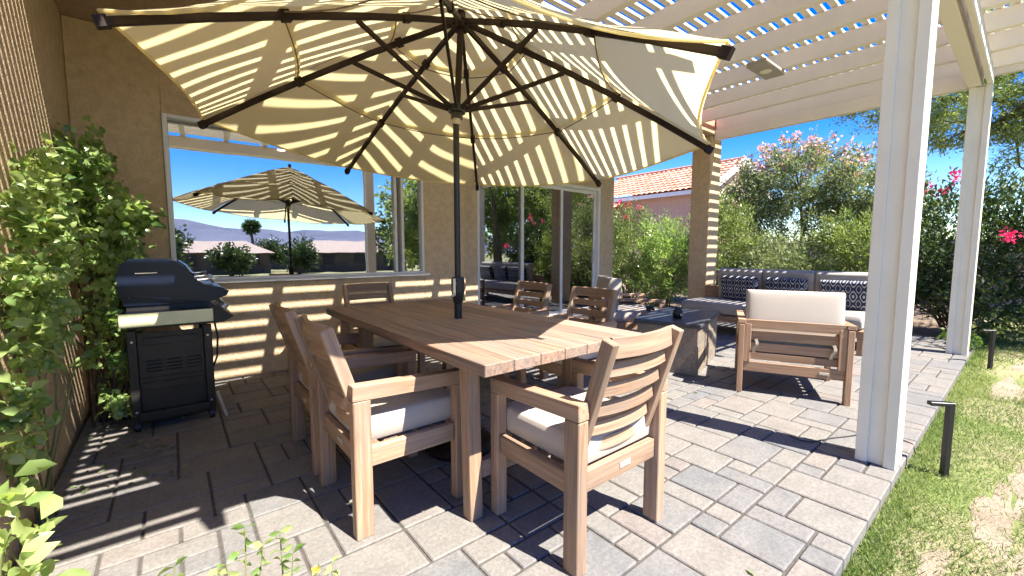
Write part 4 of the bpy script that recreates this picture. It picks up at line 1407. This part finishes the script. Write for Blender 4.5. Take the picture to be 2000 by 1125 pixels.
# mesquite trees on the lawn side
def feather_tree(label, base, ells, trunk, nc, per, L=0.11, W=0.03, leaf='leaf_mesq', group='mesquite trees on the lawn', spread=0.32):
    return plant('mesquite_tree', label, 'tree', base, ells, nc, per, L, W, leaf, spread, 70, 0.03, droop=-0.45, trunk=trunk, group=group)
bx, by = 15.4, -2.9
feather_tree('wide feathery green mesquite tree beyond the far cream post', (bx, by, -0.07),
    [(14.6, 2.0, 5.2, 2.4, 1.5, 1.0), (15.0, 0.2, 5.9, 2.8, 2.0, 1.1), (14.0, -1.2, 4.5, 2.2, 1.6, 1.3), (14.4, 0.6, 4.2, 1.8, 1.8, 0.6), (14.8, -2.6, 3.4, 1.8, 1.2, 1.2), (13.6, 3.2, 5.2, 1.1, 0.7, 0.5), (14.5, -1.6, 2.9, 1.0, 1.0, 0.8), (13.6, 0.25, 3.2, 0.9, 0.5, 1.2), (14.2, 1.7, 4.2, 0.9, 0.8, 0.6)],
    [[(bx, by, -0.1, 0.22), (bx - 0.1, by + 0.1, 1.4, 0.17), (bx - 0.4, by + 1.6, 3.4, 0.10), (bx - 0.8, by + 3.6, 4.6, 0.05), (bx - 1.2, by + 5.2, 5.0, 0.02)],
     [(bx, by, 0.9, 0.16), (bx + 0.2, by + 0.6, 3.0, 0.10), (bx - 0.2, by + 1.8, 4.6, 0.06), (bx - 0.4, by + 3.4, 5.8, 0.02)],
     [(bx, by, 1.2, 0.12), (bx - 0.9, by + 1.0, 2.6, 0.06), (bx - 1.4, by + 2.4, 3.4, 0.04), (bx - 1.7, by + 3.6, 3.9, 0.015)]], 800, 100, 0.11, 0.028, spread=0.26)
bx, by = 10.6, -5.2
feather_tree('spreading mesquite tree on the lawn, mirrored in the glass', (bx, by, -0.07),
    [(10.2, -4.6, 4.3, 1.9, 1.7, 0.9), (9.6, -4.0, 3.4, 1.3, 1.2, 0.8), (11.5, -5.4, 4.6, 1.5, 1.5, 0.8), (10.6, -6.0, 3.6, 1.4, 1.4, 0.9)],
    [[(bx, by, -0.1, 0.20), (bx - 0.1, by, 1.3, 0.16), (bx - 0.4, by + 0.5, 2.6, 0.10), (bx - 0.6, by + 0.8, 4.0, 0.04)],
     [(bx, by, 1.0, 0.13), (bx + 0.5, by - 0.4, 2.6, 0.09), (bx + 0.9, by - 0.5, 4.2, 0.03)]], 260, 80, 0.13, 0.04)

for (bx, by, k_, lb) in ((13.2, -6.4, 1.0, 'dense mesquite tree on the lawn mirrored in the left panel of the sliding door'),
                     (17.0, -7.6, 1.15, 'dense mesquite tree on the lawn mirrored in the middle of the sliding door'),
                     (21.5, -9.5, 1.3, 'large mesquite tree farthest along the lawn, mirrored in the sliding door'),
                     (8.3, -7.6, 0.9, 'mesquite tree mirrored in the narrow right pane of the picture window')):
    feather_tree(lb, (bx, by, -0.07),
        [(bx, by, 4.2 * k_, 2.2 * k_, 2.0 * k_, 1.3 * k_), (bx - 1.1, by + 0.9, 3.0 * k_, 1.3 * k_, 1.2 * k_, 1.0 * k_), (bx + 1.2, by, 2.9 * k_, 1.3 * k_, 1.2 * k_, 1.1 * k_), (bx, by - 0.5, 2.0 * k_, 1.6, 1.2, 0.9)],
        [[(bx, by, -0.1, 0.2), (bx - 0.1, by, 1.2, 0.16), (bx - 0.5, by + 0.4, 2.8, 0.09), (bx - 0.7, by + 0.6, 4.2 * k_, 0.03)],
         [(bx, by, 0.9, 0.14), (bx + 0.5, by - 0.3, 2.4, 0.09), (bx + 0.9, by - 0.3, 4.0 * k_, 0.03)]], 230, 60, 0.22, 0.09)
bx, by = 10.4, -2.6
feather_tree('mesquite tree beside the lawn, its limbs dappling the end of the patio', (bx, by, -0.07),
    [(9.4, -2.0, 4.1, 1.1, 1.0, 0.6), (10.6, -2.8, 4.6, 1.4, 1.2, 0.7)],
    [[(bx, by, -0.1, 0.16), (bx - 0.1, by, 1.6, 0.12), (bx - 0.5, by + 0.3, 3.0, 0.07), (bx - 0.9, by + 0.5, 4.0, 0.03)]], 75, 50, 0.13, 0.04)

# =================================================================== BEHIND THE CAMERA (mirrored in the glass)
def far_house(label, x0, x1, y0, y1, hw, hr, hip=2.5):
    o = thing('far_house', label, 'house', ((x0 + x1) / 2, (y0 + y1) / 2, -0.07), 0, 'low houses across the fairway')
    mb = MB(); box_thing(mb, x0 + 0.5, x1 - 0.5, y0 + 0.5, y1 - 0.5, -0.07, hw, 0.02); mb.build('wall', M['wall_far'], o, world=True)
    ym = (y0 + y1) / 2
    V = [(x0, y0, hw), (x1, y0, hw), (x1, y1, hw), (x0, y1, hw), (x0 + hip, ym, hr), (x1 - hip, ym, hr)]
    mb = MB().add(V, [[0, 1, 5, 4], [1, 2, 5], [2, 3, 4, 5], [3, 0, 4], [3, 2, 1, 0]])
    mb.build('roof', M['roof_far'], o, world=True)
    for k in range(3):
        xw = x0 + (x1 - x0) * (0.22 + 0.28 * k)
        mb = MB(); box_thing(mb, xw - 0.7, xw + 0.7, y1 - 0.52, y1 - 0.45, 0.9, 2.1, 0.01)
        mb.build('window', M['black'], o, world=True)
far_house('low brown house with pale roof across the fairway, left in the mirrored view', -3.5, 6.8, -56, -46, 2.3, 3.8)
far_house('long low house with pale roof across the fairway, middle of the mirrored view', 9.5, 23, -56, -45, 2.3, 4.0)
far_house('low house farther off across the fairway, between the two nearer ones', 4, 14, -84, -75, 2.5, 4.4)
o = thing('palm_tree', 'tall fan palm above the far roofs, mirrored in the window', 'tree', (5.6, -60, -0.07))
mb = MB(); mb.tube([(5.6, -60, -0.1), (5.65, -60, 3), (5.6, -60, 6.1)], [0.25, 0.2, 0.17], 10)
mb.build('trunk', M['bark'], o, world=True)
n_ = 420
d_ = unit(n_); d_[:, 2] = d_[:, 2] * 0.8 + 0.1
quick_leaves('crown', np.array([[5.6, -60, 6.2]]) + d_ * 0.15, d_, 1.25, 0.2, M['leaf_dark'], o)
tl = ['round dark tree across the fairway at the left of the mirrored view', 'bushy tree beside the palm in the mirrored view', 'dark rounded tree right of the long low house in the mirror',
      'tall dark tree at the right of the mirrored view', 'wide dark tree farther right in the mirrored view', 'low dark tree between the mirrored houses', 'low round tree before the left mirrored house', 'low round tree before the gap between the mirrored houses']
for k, (x, y, r_, h) in enumerate(((-3.0, -34, 2.0, 4.4), (7.2, -58, 1.9, 4.3), (15.5, -30, 2.6, 5.0), (18.5, -26, 3.0, 5.6), (23.5, -30, 3.2, 5.2), (12.5, -62, 1.9, 4.6), (2.2, -40, 1.5, 2.6), (8.6, -42, 1.7, 3.0))):
    plant('shade_tree', tl[k], 'tree', (x, y, -0.07), [(x, y, h * 0.62, r_, r_, h * 0.38), (x + r_ * 0.4, y, h * 0.5, r_ * 0.6, r_ * 0.7, h * 0.35)],
          90, 46, 0.34, 0.2, 'leaf_dark', 0.5, 14, 0.05, group='trees across the fairway',
          trunk=[[(x, y, -0.1, 0.22), (x, y, h * 0.3, 0.16), (x + 0.1, y, h * 0.6, 0.08)]])

# =================================================================== GRASS
def grass(n_, x0, x1, y0, y1, L):
    u = rng.random(n_)
    x = x0 + (x1 - x0) * u ** 1.6
    y = y1 + (y0 - y1) * rng.random(n_) ** 1.25
    # bare patches
    s_ = (np.sin(x * 2.1 + 1.3 * np.sin(y * 3.1)) + np.sin(y * 4.3 + x * 1.1) + rng.normal(size=n_) * 0.8)
    edge = (y1 - y) < 0.22
    ok = (s_ < 0.55) | edge
    for (cx_, cy_, rx_, ry_) in PATCH:
        d_ = ((x - cx_) / rx_) ** 2 + ((y - cy_) / ry_) ** 2
        ok &= (d_ > rng.uniform(0.3, 1.5, n_)) | (rng.random(n_) < 0.10)
    x, y, s_ = x[ok], y[ok], s_[ok]
    P_ = np.stack([x, y, np.full(len(x), -0.078)], 1)
    D_ = np.stack([rng.normal(size=len(x)) * 0.75, rng.normal(size=len(x)) * 0.75, np.ones(len(x))], 1)
    Ls = L * rng.uniform(0.5, 1.3, len(x))
    tn = np.clip(0.45 + 0.28 * s_ * 0.6 + rng.normal(0, 0.22, len(x)), 0, 1)
    return P_, D_, Ls, tn
A_ = [grass(7000, 1.7, 9.0, 0.28, 0.395, 0.045), grass(70000, 1.7, 6.5, -1.6, 0.385, 0.035), grass(45000, 5.5, 14, -4.0, 0.38, 0.05), grass(9000, 8.45, 14, 0.2, 0.8, 0.05)]
P_ = np.concatenate([a[0] for a in A_]); D_ = np.concatenate([a[1] for a in A_]); Ls = np.concatenate([a[2] for a in A_]); tn = np.concatenate([a[3] for a in A_])
g_ = quick_leaves('grass', P_, D_, Ls, np.where(P_[:, 0] > 6, 0.007, 0.0042), M['grassblade'], None, tn)
tag(g_, 'short patchy green and straw grass along the patio edge', 'grass', kind='stuff')
# fallen leaves
n_ = 130
q = np.stack([rng.uniform(-0.5, 0.0, n_), rng.uniform(2.9, 4.6, n_), np.full(n_, 0.006)], 1)
q2 = np.stack([rng.uniform(0.4, 8, 40), rng.uniform(0.5, 4.5, 40), np.full(40, 0.006)], 1)
dq = unit(n_ + 40); dq[:, 2] = np.abs(dq[:, 2]) * 0.15
fl = quick_leaves('fallen_leaves', np.concatenate([q, q2]), dq, rng.uniform(0.02, 0.05, n_ + 40), 0.018, M['leaf_grey'], None)
tag(fl, 'dry fallen leaves scattered on the pavers under the corner shrub', 'leaves', kind='stuff')
